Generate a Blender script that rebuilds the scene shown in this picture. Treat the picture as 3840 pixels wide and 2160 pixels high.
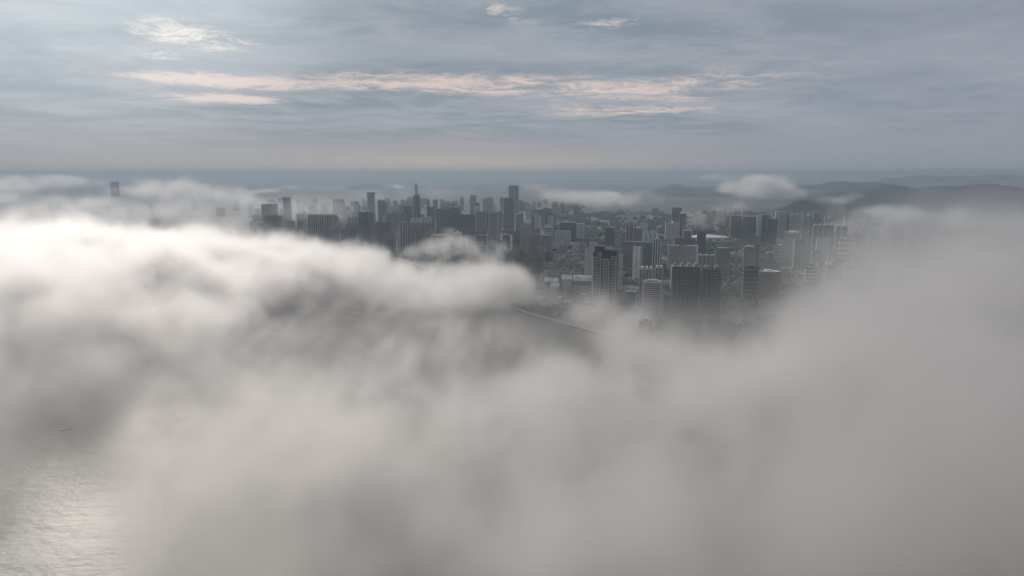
import bpy, bmesh, math, random
import numpy as np
from mathutils import Vector, Matrix, Euler

for o in list(bpy.data.objects):
    bpy.data.objects.remove(o)
S = bpy.context.scene
COL = S.collection
R = math.radians

# ------------------------------------------------------------------ camera
CAM_H = 350.0
PITCH = math.atan(430 / 2560)
cam_d = bpy.data.cameras.new('camera')
cam = bpy.data.objects.new('camera', cam_d)
COL.objects.link(cam)
cam.location = (0, 0, CAM_H)
cam.rotation_euler = (math.pi / 2 - PITCH, 0, 0)
cam_d.sensor_width = 36
cam_d.lens = 24
cam_d.clip_start = 1
cam_d.clip_end = 200000
S.camera = cam

# ------------------------------------------------------------------ render and exposure
S.view_settings.view_transform = 'Standard'
S.view_settings.look = 'None'
S.view_settings.gamma = 1
S.view_settings.exposure = 0.0
cy = S.cycles
cy.use_adaptive_sampling = True
cy.adaptive_threshold = 0.025
cy.adaptive_min_samples = 16
cy.use_denoising = True
cy.volume_bounces = 4
cy.max_bounces = 8
cy.diffuse_bounces = 2
cy.glossy_bounces = 2
cy.transparent_max_bounces = 8
cy.volume_max_steps = 400
cy.volume_step_rate = 2.0
cy.sample_clamp_indirect = 4
cy.sample_clamp_direct = 20

# ------------------------------------------------------------------ sun and sky
SUN_AZ, SUN_EL = R(-32), R(24)      # azimuth from +Y towards +X
sd = bpy.data.lights.new('sun', 'SUN')
sd.energy = 2.75
sd.angle = R(4)
sd.color = (1.0, 0.92, 0.84)
sun = bpy.data.objects.new('sun', sd)
COL.objects.link(sun)
to_sun = Vector((math.sin(SUN_AZ) * math.cos(SUN_EL), math.cos(SUN_AZ) * math.cos(SUN_EL), math.sin(SUN_EL)))
sun.rotation_euler = (-to_sun).to_track_quat('-Z', 'Y').to_euler()
sun.location = (0, 0, 3000)

class NT:
    """terse node building"""
    def __init__(s, tree):
        s.t = tree
    def n(s, kind, ins=None, **kw):
        nd = s.t.nodes.new(kind)
        for k, v in kw.items():
            setattr(nd, k, v)
        for k, v in (ins or {}).items():
            if isinstance(v, bpy.types.NodeSocket):
                s.t.links.new(v, nd.inputs[k])
            else:
                nd.inputs[k].default_value = v
        return nd
    def m(s, op, a, b=0.0, c=0.0, clamp=False):
        return s.n('ShaderNodeMath', {0: a, 1: b, 2: c}, operation=op, use_clamp=clamp).outputs[0]
    def mix(s, f, a, b):
        nd = s.n('ShaderNodeMix', data_type='RGBA')
        for k, v in ((0, f), (6, a), (7, b)):
            if isinstance(v, bpy.types.NodeSocket):
                s.t.links.new(v, nd.inputs[k])
            else:
                nd.inputs[k].default_value = v if k == 0 else (*v, 1)[:4]
        return nd.outputs[2]
    def smooth(s, x, lo, hi, a=0.0, b=1.0):
        nd = s.n('ShaderNodeMapRange', {0: x, 1: lo, 2: hi, 3: a, 4: b}, interpolation_type='SMOOTHSTEP')
        return nd.outputs[0]
    def noise(s, v, scale, detail=4.0, rough=0.55, dist=0.0):
        return s.n('ShaderNodeTexNoise', {'Vector': v, 'Scale': scale, 'Detail': detail, 'Roughness': rough, 'Distortion': dist}).outputs[0]
    def comb(s, x, y, z=0.0):
        return s.n('ShaderNodeCombineXYZ', {0: x, 1: y, 2: z}).outputs[0]

W = bpy.data.worlds.new("World")
S.world = W
W.use_nodes = True
W.node_tree.nodes.clear()
w = NT(W.node_tree)
gen = w.n('ShaderNodeTexCoord').outputs['Generated']
sp = w.n('ShaderNodeSeparateXYZ', {0: gen})
dx, dy, dz = sp.outputs
AZ = w.m('MULTIPLY', w.m('ARCTAN2', dx, dy), 180 / math.pi)        # degrees
EL = w.m('MULTIPLY', w.m('ARCSINE', dz), 180 / math.pi)
zz = w.m('ADD', w.m('MAXIMUM', dz, 0.0), 0.05)
PX, PY = w.m('DIVIDE', dx, zz), w.m('DIVIDE', dy, zz)
plane = w.comb(PX, PY)
sky = w.n('ShaderNodeTexSky', sky_type='NISHITA', sun_disc=False, sun_elevation=SUN_EL, sun_rotation=SUN_AZ,
          air_density=1.0, dust_density=1.0, ozone_density=2.0, altitude=300).outputs[0]
# overcast deck: soft grey-blue stratus with lighter and mauve reaches
WARP = w.noise(w.comb(w.m('MULTIPLY', PX, .35), PY), 0.30, 3, .5)
big = w.noise(w.comb(w.m('MULTIPLY', PX, .85), w.m('ADD', PY, w.m('MULTIPLY', WARP, 1.6)), 3.1), 0.6, 6, .58)
fine = w.noise(w.comb(w.m('MULTIPLY', PX, .95), w.m('ADD', PY, w.m('MULTIPLY', WARP, 1.5)), 7.7), 1.9, 7, .62, .4)
def rgb8(r, g, b):
    f = lambda c: ((c / 255 + .055) / 1.055) ** 2.4 if c > 10 else c / 255 / 12.92
    return (f(r) * 10, f(g) * 10, f(b) * 10)            # x10: the Background runs at 0.1
deck = w.mix(w.smooth(big, .40, .62), rgb8(130, 144, 155), rgb8(156, 163, 173))
deck = w.mix(w.m('MULTIPLY', w.smooth(fine, .40, .70), .5), deck, rgb8(176, 177, 185))
# mauve towards the right of the view
mv = w.smooth(AZ, 0, 38)
deck = w.mix(w.m('MULTIPLY', mv, .55), deck, rgb8(150, 153, 166))
# brighter towards the veiled sun
sdot = w.n('ShaderNodeVectorMath', {0: gen, 1: tuple(to_sun)}, operation='DOT_PRODUCT').outputs['Value']
glow = w.m('POWER', w.smooth(sdot, .86, 1.0), 2.5)
# horizon band
def gauss(x, c, s_):
    q = w.m('DIVIDE', w.m('SUBTRACT', x, c), s_)
    return w.m('EXPONENT', w.m('MULTIPLY', w.m('MULTIPLY', q, q), -1.0))
low = w.smooth(EL, 5.5, 1.0)
deck = w.mix(w.m('MULTIPLY', low, .8), deck, rgb8(147, 152, 162))
band = w.m('MULTIPLY', gauss(EL, 0.8, 1.0), gauss(AZ, -4, 17))
deck = w.mix(w.m('MULTIPLY', band, .85), deck, rgb8(184, 174, 168))
band2 = w.m('MULTIPLY', gauss(EL, 2.3, .8), gauss(AZ, -2, 13))
deck = w.mix(w.m('MULTIPLY', band2, .40), deck, rgb8(168, 160, 166))
# pink-lit wisps of higher cloud, each reach with its own bearing and height
wv = w.comb(w.m('ADD', w.m('MULTIPLY', PX, .75), w.m('MULTIPLY', WARP, 1.5)), w.m('ADD', PY, w.m('MULTIPLY', fine, 1.2)), 1.3)
wn = w.noise(wv, 2.3, 12, .72, .9)
wn2 = w.noise(w.comb(w.m('MULTIPLY', PX, 1.0), PY, 4.4), 6.5, 8, .7, .3)
wn = w.m('ADD', w.m('MULTIPLY', wn, .7), w.m('MULTIPLY', wn2, .3))
def reach(az, saz, el, sel, tilt=0.0):
    e = w.m('ADD', el, w.m('MULTIPLY', w.m('SUBTRACT', AZ, az), tilt))
    q = w.m('DIVIDE', w.m('SUBTRACT', EL, e), sel)
    g = w.m('EXPONENT', w.m('MULTIPLY', w.m('MULTIPLY', q, q), -1.0))
    return w.m('MULTIPLY', g, gauss(AZ, az, saz))
def total(*a):
    r = a[0]
    for b in a[1:]:
        r = w.m('ADD', r, b)
    return r
pink = total(reach(-22, 7.5, 6.8, .55, .0), reach(-22.5, 4.5, 5.5, .35, .0), w.m('MULTIPLY', reach(-7, 8, 7.2, .8, -.02), .8), w.m('MULTIPLY', reach(9, 11, 6.7, 1.2, .0), .55),
             w.m('MULTIPLY', reach(25, 12, 8.2, 1.5, .05), .15), w.m('MULTIPLY', reach(9, 9, 4.9, .5, .0), .5))
deck = w.mix(w.m('MULTIPLY', w.m('MULTIPLY', pink, w.smooth(fine, .3, .65)), .42), deck, rgb8(178, 170, 174))
mp = w.smooth(w.m('ADD', w.m('MULTIPLY', pink, .25), wn), .54, .74)
mp = w.m('MULTIPLY', mp, w.smooth(pink, .05, .45))
deck = w.mix(w.m('MULTIPLY', mp, .85), deck, rgb8(224, 205, 198))
white = total(reach(-25.2, 3.6, 10.2, .95, .05), w.m('MULTIPLY', reach(-22, 4, 9.4, .7, .0), .8), w.m('MULTIPLY', reach(-26, 5, 8.3, .4, .0), .6),
              w.m('MULTIPLY', reach(0, 3, 12.6, 1.0, .0), .75), w.m('MULTIPLY', reach(7, 4, 11.3, .8, .1), .7), w.m('MULTIPLY', reach(14, 7, 10.2, 1.0, .12), .5))
mw = w.smooth(w.m('ADD', w.m('MULTIPLY', white, .17), wn), .57, .80)
mw = w.m('MULTIPLY', mw, w.smooth(white, .1, .6))
deck = w.mix(w.m('MULTIPLY', mw, .9), deck, rgb8(246, 234, 218))
deck = w.n('ShaderNodeVectorMath', {0: deck, 1: w.comb(w.m('MULTIPLY', glow, 3.4), w.m('MULTIPLY', glow, 3.7), w.m('MULTIPLY', glow, 3.7))}, operation='ADD').outputs[0]
# unseen overcast overhead, made paler and warmer for the fill on fog and city
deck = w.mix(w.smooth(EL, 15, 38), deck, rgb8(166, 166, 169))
# the deck thins a little: some of the clear sky comes through
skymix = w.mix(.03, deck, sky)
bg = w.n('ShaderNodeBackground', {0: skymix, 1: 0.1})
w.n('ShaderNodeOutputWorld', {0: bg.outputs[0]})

# ------------------------------------------------------------------ placing helpers
CP, SP = math.cos(PITCH), math.sin(PITCH)
def ray(px, py):
    x, v = (px - 1920) / 2560, (1080 - py) / 2560
    return Vector((x, CP + v * SP, -SP + v * CP))
def at(px, py, D):
    """the point D metres ahead on the line of sight through a photograph pixel"""
    d = ray(px, py)
    return Vector((d.x / d.y * D, D, CAM_H + d.z / d.y * D))
def ground(px, py):
    d = ray(px, py)
    D = -CAM_H / d.z * d.y
    return Vector((d.x / d.y * D, D, 0))
def tag(o, label=None, cat=None, group=None, kind=None):
    if label: o['label'] = label
    if cat: o['category'] = cat
    if group: o['group'] = group
    if kind: o['kind'] = kind
    return o

# ------------------------------------------------------------------ air: haze, fog and low cloud
def vol_mat(name, color, dens, g, attr='density'):
    m = bpy.data.materials.new(name)
    m.use_nodes = True
    m.node_tree.nodes.clear()
    t = NT(m.node_tree)
    p = t.n('ShaderNodeVolumePrincipled', {'Color': (*color, 1), 'Density': dens, 'Anisotropy': g})
    p.inputs['Density Attribute'].default_value = attr
    t.n('ShaderNodeOutputMaterial', {'Volume': p.outputs[0]})
    return m

def vnoise(P, scale, seed, octaves=4, gain=.5):
    """fractal gradient-like noise of points P (n,3), about -1..1"""
    rng = np.random.RandomState(seed)
    N = 64
    out = np.zeros(len(P), np.float32)
    amp, tot = 1.0, 0.0
    for o in range(octaves):
        lat = rng.rand(N, N, N).astype(np.float32) * 2 - 1
        Q = P / scale * 2 ** o + rng.rand(3) * N
        I = np.floor(Q).astype(np.int32)
        F = (Q - I).astype(np.float32)
        F = F * F * F * (F * (F * 6 - 15) + 10)
        I0, I1 = I % N, (I + 1) % N
        def L(a, b, c):
            return lat[(I1 if a else I0)[:, 0], (I1 if b else I0)[:, 1], (I1 if c else I0)[:, 2]]
        fx, fy, fz = F[:, 0], F[:, 1], F[:, 2]
        v = ((L(0,0,0)*(1-fx) + L(1,0,0)*fx)*(1-fy) + (L(0,1,0)*(1-fx) + L(1,1,0)*fx)*fy)*(1-fz) + \
            ((L(0,0,1)*(1-fx) + L(1,0,1)*fx)*(1-fy) + (L(0,1,1)*(1-fx) + L(1,1,1)*fx)*fy)*fz
        out += v * amp
        tot += amp
        amp *= gain
    return out / tot * 1.7

def volume_object(name, lo, hi, vox, field, mat):
    """a mist or cloud as a grid of densities: the numbers ride on a point mesh and a Volume Cube node turns them into a volume"""
    lo, hi = np.array(lo, float), np.array(hi, float)
    n = np.maximum(2, np.ceil((hi - lo) / np.array(vox)).astype(int))
    ax = [np.linspace(lo[i], hi[i], n[i]) for i in range(3)]
    Z, Y, X = np.meshgrid(ax[2], ax[1], ax[0], indexing='ij')
    P = np.stack([X.ravel(), Y.ravel(), Z.ravel()], 1).astype(np.float32)
    d = field(P).astype(np.float32)
    for i in range(3):                                   # fade at the walls of the grid
        e = np.minimum(P[:, i] - lo[i], hi[i] - P[:, i]) / (vox[i] * 3)
        if i < 2 or lo[2] > 5: d *= np.clip(e, 0, 1)
        elif i == 2: d *= np.clip((hi[2] - P[:, 2]) / (vox[2] * 2), 0, 1)
    d[d < 2e-3] = 0
    me = bpy.data.meshes.new(name + '_densities')
    me.vertices.add(len(d))
    a = me.attributes.new('d', 'FLOAT', 'POINT')
    a.data.foreach_set('value', d)
    src = bpy.data.objects.new(name + '_densities', me)      # holds numbers only, never linked to the scene
    vd = bpy.data.volumes.new(name)
    vd.materials.append(mat)
    o = bpy.data.objects.new(name, vd)
    COL.objects.link(o)
    g = bpy.data.node_groups.new(name, 'GeometryNodeTree')
    g.interface.new_socket('Geometry', in_out='INPUT', socket_type='NodeSocketGeometry')
    g.interface.new_socket('Geometry', in_out='OUTPUT', socket_type='NodeSocketGeometry')
    t = NT(g)
    gi, go = g.nodes.new('NodeGroupInput'), g.nodes.new('NodeGroupOutput')
    pos = t.n('GeometryNodeInputPosition').outputs[0]
    s3 = t.n('ShaderNodeSeparateXYZ', {0: pos})
    idx = []
    for i in range(3):
        st = (hi[i] - lo[i]) / (n[i] - 1)
        idx.append(t.m('ROUND', t.m('DIVIDE', t.m('SUBTRACT', s3.outputs[i], float(lo[i])), float(st))))
    lin = t.m('ADD', idx[0], t.m('MULTIPLY', t.m('ADD', idx[1], t.m('MULTIPLY', idx[2], float(n[1]))), float(n[0])))
    # large grids: index arithmetic in integers to stay exact
    def f2i(x): return t.n('FunctionNodeFloatToInt', {0: x}, rounding_mode='ROUND').outputs[0]
    def im(op, a, b): return t.n('FunctionNodeIntegerMath', {0: a, 1: b}, operation=op).outputs[0]
    lin = im('ADD', f2i(idx[0]), im('MULTIPLY', im('ADD', f2i(idx[1]), im('MULTIPLY', f2i(idx[2]), int(n[1]))), int(n[0])))
    na = t.n('GeometryNodeInputNamedAttribute', {'Name': 'd'}, data_type='FLOAT').outputs[0]
    si = t.n('GeometryNodeSampleIndex', {'Geometry': t.n('GeometryNodeObjectInfo', {'Object': src}).outputs['Geometry'], 'Index': lin, 'Value': na}, data_type='FLOAT', clamp=True)
    vc = t.n('GeometryNodeVolumeCube', {'Density': si.outputs[0], 'Min': tuple(lo), 'Max': tuple(hi),
             'Resolution X': int(n[0]), 'Resolution Y': int(n[1]), 'Resolution Z': int(n[2])})
    sm = t.n('GeometryNodeSetMaterial', {'Geometry': vc.outputs[0], 'Material': mat})
    g.links.new(sm.outputs[0], go.inputs[0])
    md = o.modifiers.new('volume', 'NODES')
    md.node_group = g
    return o


# ------------------------------------------------------------------ materials of the place
def pmat(name, col, rough=.85, var=.25, scale=.05, metal=0.0):
    m = bpy.data.materials.new(name); m.use_nodes = True
    t = NT(m.node_tree)
    b = m.node_tree.nodes['Principled BSDF']
    pos = t.n('ShaderNodeNewGeometry').outputs['Position']
    nz = t.noise(pos, scale, 5, .6)
    f = t.smooth(nz, .3, .7)
    c = t.mix(f, tuple(x * (1 - var) for x in col), tuple(min(1, x * (1 + var)) for x in col))
    m.node_tree.links.new(c, b.inputs['Base Color'])
    b.inputs['Roughness'].default_value = rough
    b.inputs['Metallic'].default_value = metal
    return m

def facade(name, wall, win, pu, pv, fu, fv, jitter=.5, gloss=.25):
    """wall with rows of openings: u runs round the building in metres, v is the height in metres"""
    m = bpy.data.materials.new(name); m.use_nodes = True
    t = NT(m.node_tree)
    b = m.node_tree.nodes['Principled BSDF']
    uv = t.n('ShaderNodeUVMap').outputs[0]
    s = t.n('ShaderNodeSeparateXYZ', {0: uv})
    u, v = s.outputs[0], s.outputs[1]
    iu, iv = t.m('DIVIDE', u, pu), t.m('DIVIDE', v, pv)
    fu_, fv_ = t.m('FRACT', iu), t.m('FRACT', iv)
    a = t.m('LESS_THAN', fu_, fu)
    c = t.m('LESS_THAN', fv_, fv)
    cell = t.n('ShaderNodeTexWhiteNoise', {'Vector': t.comb(t.m('FLOOR', iu), t.m('FLOOR', iv), 0.0)}, noise_dimensions='3D').outputs['Value']
    rnd = t.n('ShaderNodeObjectInfo').outputs['Random']
    mask = t.m('MULTIPLY', a, c)
    w1 = t.mix(t.m('MULTIPLY', cell, jitter), win, tuple(min(1, x * 2.2 + .03) for x in win))
    pos = t.n('ShaderNodeNewGeometry').outputs['Position']
    dirt = t.noise(pos, .06, 5, .65)
    wc = t.mix(t.smooth(dirt, .3, .75), wall, tuple(x * .72 for x in wall))
    wc = t.mix(t.m('MULTIPLY', rnd, .35), wc, tuple(x * .6 for x in wall))
    col = t.mix(mask, wc, w1)
    m.node_tree.links.new(col, b.inputs['Base Color'])
    m.node_tree.links.new(t.m('SUBTRACT', .85, t.m('MULTIPLY', mask, .85 - gloss)), b.inputs['Roughness'])
    return m

M = {
 'pale':   facade('pale_apartment_wall', (.42, .41, .39), (.05, .06, .07), 4.2, 3.1, .55, .55),
 'white':  facade('white_office_wall', (.66, .66, .66), (.06, .07, .08), 3.6, 3.4, .50, .55),
 'whiteband': facade('white_banded_wall', (.68, .68, .68), (.07, .08, .09), 60, 4.0, 1.1, .52),
 'whitestripe': facade('white_pier_wall', (.66, .66, .66), (.07, .08, .09), 6.5, 90, .5, 1.1),
 'tan':    facade('tan_apartment_wall', (.30, .27, .23), (.06, .06, .06), 3.8, 3.0, .5, .6),
 'brown':  facade('brown_apartment_wall', (.17, .15, .14), (.045, .045, .05), 3.6, 3.0, .6, .55),
 'mauve':  facade('mauve_apartment_wall', (.22, .19, .20), (.06, .06, .07), 5.0, 3.0, .45, .6),
 'grey':   facade('grey_apartment_wall', (.24, .25, .26), (.05, .06, .07), 4.0, 3.1, .5, .55),
 'greystripe': facade('grey_pier_wall', (.26, .27, .28), (.05, .06, .075), 7.0, 90, .5, 1.1),
 'grid':   facade('gridded_office_wall', (.27, .28, .31), (.035, .045, .06), 4.0, 4.2, .62, .60),
 'glass':  facade('dark_glass_wall', (.10, .12, .14), (.035, .05, .065), 3.0, 4.0, .85, .82, .3, .15),
 'blueglass': facade('blue_glass_wall', (.17, .20, .24), (.05, .075, .11), 2.4, 4.2, .85, .7, .35, .15),
 'greenglass': facade('green_glass_wall', (.09, .13, .13), (.03, .05, .055), 3.0, 4.0, .8, .8, .3, .2),
 'pink':   facade('dull_red_wall', (.27, .16, .16), (.07, .06, .07), 4.0, 3.4, .5, .5),
 'roof':   pmat('concrete_roof', (.52, .53, .54), .9, .3, .08),
 'palroof': pmat('pale_metal_roof', (.68, .70, .71), .6, .15, .05),
 'greenroof': pmat('teal_tile_roof', (.32, .40, .40), .8, .25, .08),
 'darkroof': pmat('dark_tile_roof', (.08, .085, .09), .8, .3, .08),
 'redroof': pmat('brown_tile_roof', (.16, .09, .08), .85, .3, .1),
 'conc':   pmat('grey_concrete', (.46, .45, .43), .85, .15, .1),
 'whitep': pmat('white_concrete', (.66, .66, .65), .8, .12, .1),
 'dark':   pmat('dark_panel', (.035, .038, .045), .5, .2, .1),
 'browncon': pmat('brown_concrete', (.30, .275, .258), .85, .2, .1),
 'steel':  pmat('painted_steel', (.45, .45, .45), .5, .1, .5),
 'white_paint': pmat('white_vehicle_paint', (.75, .75, .75), .35, .05, .5),
 'rubber': pmat('black_rubber', (.03, .03, .03), .8, .1, .5),
 'hull':   pmat('dark_hull_paint', (.05, .05, .055), .5, .2, .5),
}

# ------------------------------------------------------------------ building kit
class MB:
    def __init__(s):
        s.bm = bmesh.new(); s.uv = s.bm.loops.layers.uv.new('UVMap')
    def prism(s, pts, z0, z1, top=True, bottom=False, scale_top=1.0, sides=True):
        """vertical prism over a footprint, uv in metres"""
        n = len(pts)
        cx, cy_ = sum(p[0] for p in pts) / n, sum(p[1] for p in pts) / n
        lo = [s.bm.verts.new((p[0], p[1], z0)) for p in pts]
        hi = [s.bm.verts.new((cx + (p[0] - cx) * scale_top, cy_ + (p[1] - cy_) * scale_top, z1)) for p in pts]
        u = 0
        if sides:
            for i in range(n):
                j = (i + 1) % n
                L = math.hypot(pts[j][0] - pts[i][0], pts[j][1] - pts[i][1])
                f = s.bm.faces.new((lo[i], lo[j], hi[j], hi[i]))
                for lp, c in zip(f.loops, ((u, z0), (u + L, z0), (u + L, z1), (u, z1))):
                    lp[s.uv].uv = c
                u += L
        if top: s.bm.faces.new(hi)
        if bottom: s.bm.faces.new(lo[::-1])
        return s
    def box(s, x0, x1, y0, y1, z0, z1):
        return s.prism([(x0, y0), (x1, y0), (x1, y1), (x0, y1)], z0, z1, True, True)
    def build(s, name, mat, parent=None):
        me = bpy.data.meshes.new(name); s.bm.to_mesh(me); s.bm.free()
        me.materials.append(M[mat] if isinstance(mat, str) else mat)
        o = bpy.data.objects.new(name, me); COL.objects.link(o)
        if parent: o.parent = parent
        return o

def foot(kind, w, d):
    if kind == 'box':
        return [(-w/2, -d/2), (w/2, -d/2), (w/2, d/2), (-w/2, d/2)]
    if kind in ('round', 'oct'):
        n = 28 if kind == 'round' else 8
        return [(w/2 * math.cos(2*math.pi*(i+.5)/n), d/2 * math.sin(2*math.pi*(i+.5)/n)) for i in range(n)]
    if kind == 'curve':       # bowed front
        n = 10
        fr = [(-w/2 + w*i/n, -d/2 - .22*d*(1 - (2*i/n - 1)**2)*1.6) for i in range(n+1)]
        return fr + [(w/2, d/2), (-w/2, d/2)]
    if kind == 'resi':        # bays and recesses on both long faces
        nb = max(2, int(w / 9)); b = w / (2*nb - 1) ; k = min(3.2, d*.16)
        pts = []
        for i in range(2*nb - 1):
            y = -d/2 if i % 2 == 0 else -d/2 + k
            pts += [(-w/2 + b*i, y), (-w/2 + b*(i+1), y)]
        return pts + [(-p[0], -p[1]) for p in pts]
    if kind == 'cham':
        c = min(w, d)*.22
        return [(-w/2+c, -d/2), (w/2-c, -d/2), (w/2, -d/2+c), (w/2, d/2-c), (w/2-c, d/2), (-w/2+c, d/2), (-w/2, d/2-c), (-w/2, -d/2+c)]
    if kind == 'L':
        return [(-w/2, -d/2), (0, -d/2), (0, -d*.1), (w/2, -d*.1), (w/2, d/2), (-w/2, d/2)]

def offset(pts, r):
    n = len(pts); out = []
    for i in range(n):
        a, b, c = pts[i-1], pts[i], pts[(i+1) % n]
        def nrm(p, q):
            L = math.hypot(q[0]-p[0], q[1]-p[1]) or 1
            return ((q[1]-p[1])/L, -(q[0]-p[0])/L)
        n1, n2 = nrm(a, b), nrm(b, c)
        k = 1 + n1[0]*n2[0] + n1[1]*n2[1]
        k = max(k, .35)
        out.append((b[0] + r*(n1[0]+n2[0])/k, b[1] + r*(n1[1]+n2[1])/k))
    return out

def part_wall(root, pts, h, mat, z0=0, name='wall'):
    return MB().prism(pts, z0, h, top=False).build(name, mat, root)
def part_roof(root, pts, h, mat='roof', name='roof'):
    b = MB()
    b.prism(offset(pts, -.35), h - 1.3, h - 1.25)         # deck behind the parapet
    return b.build(name, mat, root)
def part_bands(root, pts, z0, z1, step, thick, out, mat, name='floor_band'):
    b = MB(); z = z0; q = offset(pts, out)
    while z < z1:
        b.prism(q, z, z + thick, True, True); z += step
    return b.build(name, mat, root)
def part_box(root, name, mat, *bx):
    b = MB()
    b.box(*bx)
    return b.build(name, mat, root)

placed = []           # plan circles already built on
def occupy(x, y, r): placed.append((x, y, r))
def free(x, y, r): return all((x-a)**2 + (y-b)**2 > (r+c)**2 for a, b, c in placed)

def hero(name, label, cat, px0, px1, ytop, D, shape='box', ratio=.6, yaw=-18, wall='grey', roof='roof', group=None, base=0, maxd=45, **ex):
    pc = (px0 + px1) / 2
    span = (px1 - px0) / 2560 * D
    a = R(yaw)
    w_ = span / (abs(math.cos(a)) + ratio * abs(math.sin(a)))
    d = w_ * ratio
    if d > maxd:
        d = maxd; w_ = (span - d * abs(math.sin(a))) / abs(math.cos(a))
    p = at(pc, ytop, D)
    h = p.z
    root = bpy.data.objects.new(name, None); COL.objects.link(root)
    root.location = (p.x, D + d * .3, 0)
    root.rotation_euler = (0, 0, a + math.atan2(-p.x, D) * 0)
    tag(root, label, cat, group)
    occupy(p.x, D + d * .3, max(w_, d) * .5)
    pts = foot(shape, w_, d)
    cr = ex.get('crown', 0)
    hb = h - cr - ex.get('plant', 0)
    part_wall(root, pts, hb, wall)
    part_roof(root, pts, hb, roof)
    if ex.get('bands'):
        z0, step, th, out, bm_ = ex['bands']
        part_bands(root, pts, z0, hb - 1, step, th, out, bm_)
    if ex.get('cap'):
        q = offset(pts, ex['cap'][0])
        b = MB(); b.prism(q, hb - ex['cap'][1], hb + .8, False)
        b.prism(offset(q, -1.0), hb - ex['cap'][1] + .01, hb + .78, False)
        b.build('parapet', ex['cap'][2], root)
    if ex.get('piers'):                          # (count, width, proud, mat)
        n, pw, po, pm = ex['piers']
        for i in range(n):
            x = -w_/2 + pw/2 + (w_ - pw) * i / max(1, n-1)
            part_box(root, 'pier', pm, x - pw/2, x + pw/2, -d/2 - po, -d/2 + .5, 0, hb + 1.2)
    if ex.get('plant'):
        ph = ex['plant']; k = ex.get('plant_n', 1)
        for i in range(k):
            x = (i + .5) / k * w_ - w_/2; pw = w_ / k * ex.get('plant_w', .5)
            part_box(root, 'plant_room', ex.get('plant_mat', wall), x - pw/2, x + pw/2, -d*.25, d*.25, hb - 1.2, h)
    if ex.get('fins'):                           # vertical white edges at the building's corners
        fw, fm = ex['fins']
        for sx in (-1, 1):
            part_box(root, 'corner_fin', fm, sx*w_/2 - fw/2, sx*w_/2 + fw/2, -d/2 - .6, -d/2 + fw, 0, hb + 2)
    if ex.get('lattice'):                        # an open frame grid in front of the face
        nx, step, th, lm = ex['lattice']; b = MB()
        for i in range(nx + 1):
            x = -w_/2 + w_ * i / nx
            b.box(x - th/2, x + th/2, -d/2 - 1.0, -d/2 - .2, 0, hb + 1)
        z = hb
        while z > max(0, hb - 90):
            b.box(-w_/2 - th/2, w_/2 + th/2, -d/2 - 1.25, -d/2 - .9, z - th/2, z + th/2); z -= step
        b.build('frame_grid', lm, root)
    if ex.get('mast'):
        part_box(root, 'mast', 'steel', -.5, .5, -.5, .5, h - .1, h + ex['mast'])
    root['_w'] = w_; root['_d'] = d; root['_h'] = h; root['_hb'] = hb
    return root

BT = 'tower block'
# ---- nearest group -------------------------------------------------
h1 = hero('apartment_tower', 'dark balconied tower with a stepped black crown and pale curved floor slabs, nearest the fog', 'tower', 2225, 2325, 925, 1760, 'box', .75, -14, 'dark', 'darkroof', crown=17)
def near_tower(r):
    w_, d, h, hb = r['_w'], r['_d'], r['_h'], r['_hb']
    # four balcony stacks of unequal height standing proud of the dark core
    for (x0, x1, top, out, rnd) in ((-.50, -.36, hb - 8, 3.0, 0), (-.33, -.16, hb + 1, 4.2, 0), (-.10, .20, hb - 14, 7.0, 1), (.26, .50, hb - 7, 5.0, 0)):
        a, b_ = x0 * w_, x1 * w_
        core = MB().box(a + .8, b_ - .8, -d/2 - out + 2.0, -d/2 - .05, 0, top - .4).build('bay', 'dark', r)
        sl = MB(); z = 6
        while z < top:
            if rnd:
                pts = [(a, -d/2 - .1), (a, -d/2 - out * .5), (a + 2, -d/2 - out), (b_, -d/2 - out), (b_, -d/2 - .1)]
                sl.prism(pts, z, z + .95, True, True)
            else:
                sl.box(a, b_, -d/2 - out, -d/2 - .1, z, z + .95)
            z += 3.9
        sl.build('balcony_slabs', 'conc', core)
        MB().box(b_ - .9, b_ + .3, -d/2 - out - .25, -d/2 - .15, 0, top + .6).build('bay_wall', 'conc', core)
    b = MB()
    for k in range(int((hb - 10) / 3.9)):
        z = 6 + k * 3.9
        b.box(-w_/2 - 2.2, -w_/2 - .05, -d/2 + 2, d/2 - 2, z, z + 1.0)
    b.build('side_balcony', 'conc', r)
    part_box(r, 'crown', 'dark', -w_*.46, -w_*.05, -d*.2, d*.48, hb - 1, h)
    part_box(r, 'crown', 'dark', -w_*.05 + .1, w_*.34, -d*.46, d*.40, hb - 1, h - 8)
    part_box(r, 'crown', 'dark', w_*.34 + .1, w_*.48, -d*.2, d*.40, hb - 1, h - 12)
    part_box(r, 'mast', 'steel', -w_*.01, w_*.01 + .5, -d*.3, -d*.3 + .5, h - 8.1, h + 2)
near_tower(h1)
hero('office_tower', 'pale office with stacked ribbon windows, half sunk in fog beside the dark balconied tower', 'office block', 2412, 2486, 1050, 1680, 'box', .6, -12, 'glass', 'roof',
     bands=(3, 5.1, 1.9, .5, 'conc'), cap=(.7, 6, 'conc'), fins=(3.2, 'conc'), plant=3, plant_w=.6, plant_mat='conc')
hero('apartment_tower', 'left cream apartment tower with white framed penthouses behind the ribbon window office', 'tower', 2398, 2455, 1000, 1860, 'resi', .7, -16, 'tan', 'greenroof', plant=7, plant_n=3, plant_w=.55, plant_mat='whitep', piers=(5, 2.0, 1.0, 'conc'))
hero('apartment_tower', 'right cream apartment tower with white framed penthouses behind the ribbon window office', 'tower', 2456, 2492, 996, 1900, 'resi', .9, -16, 'tan', 'greenroof', plant=7, plant_n=2, plant_w=.6, plant_mat='whitep', piers=(3, 2.0, 1.0, 'conc'))
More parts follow.
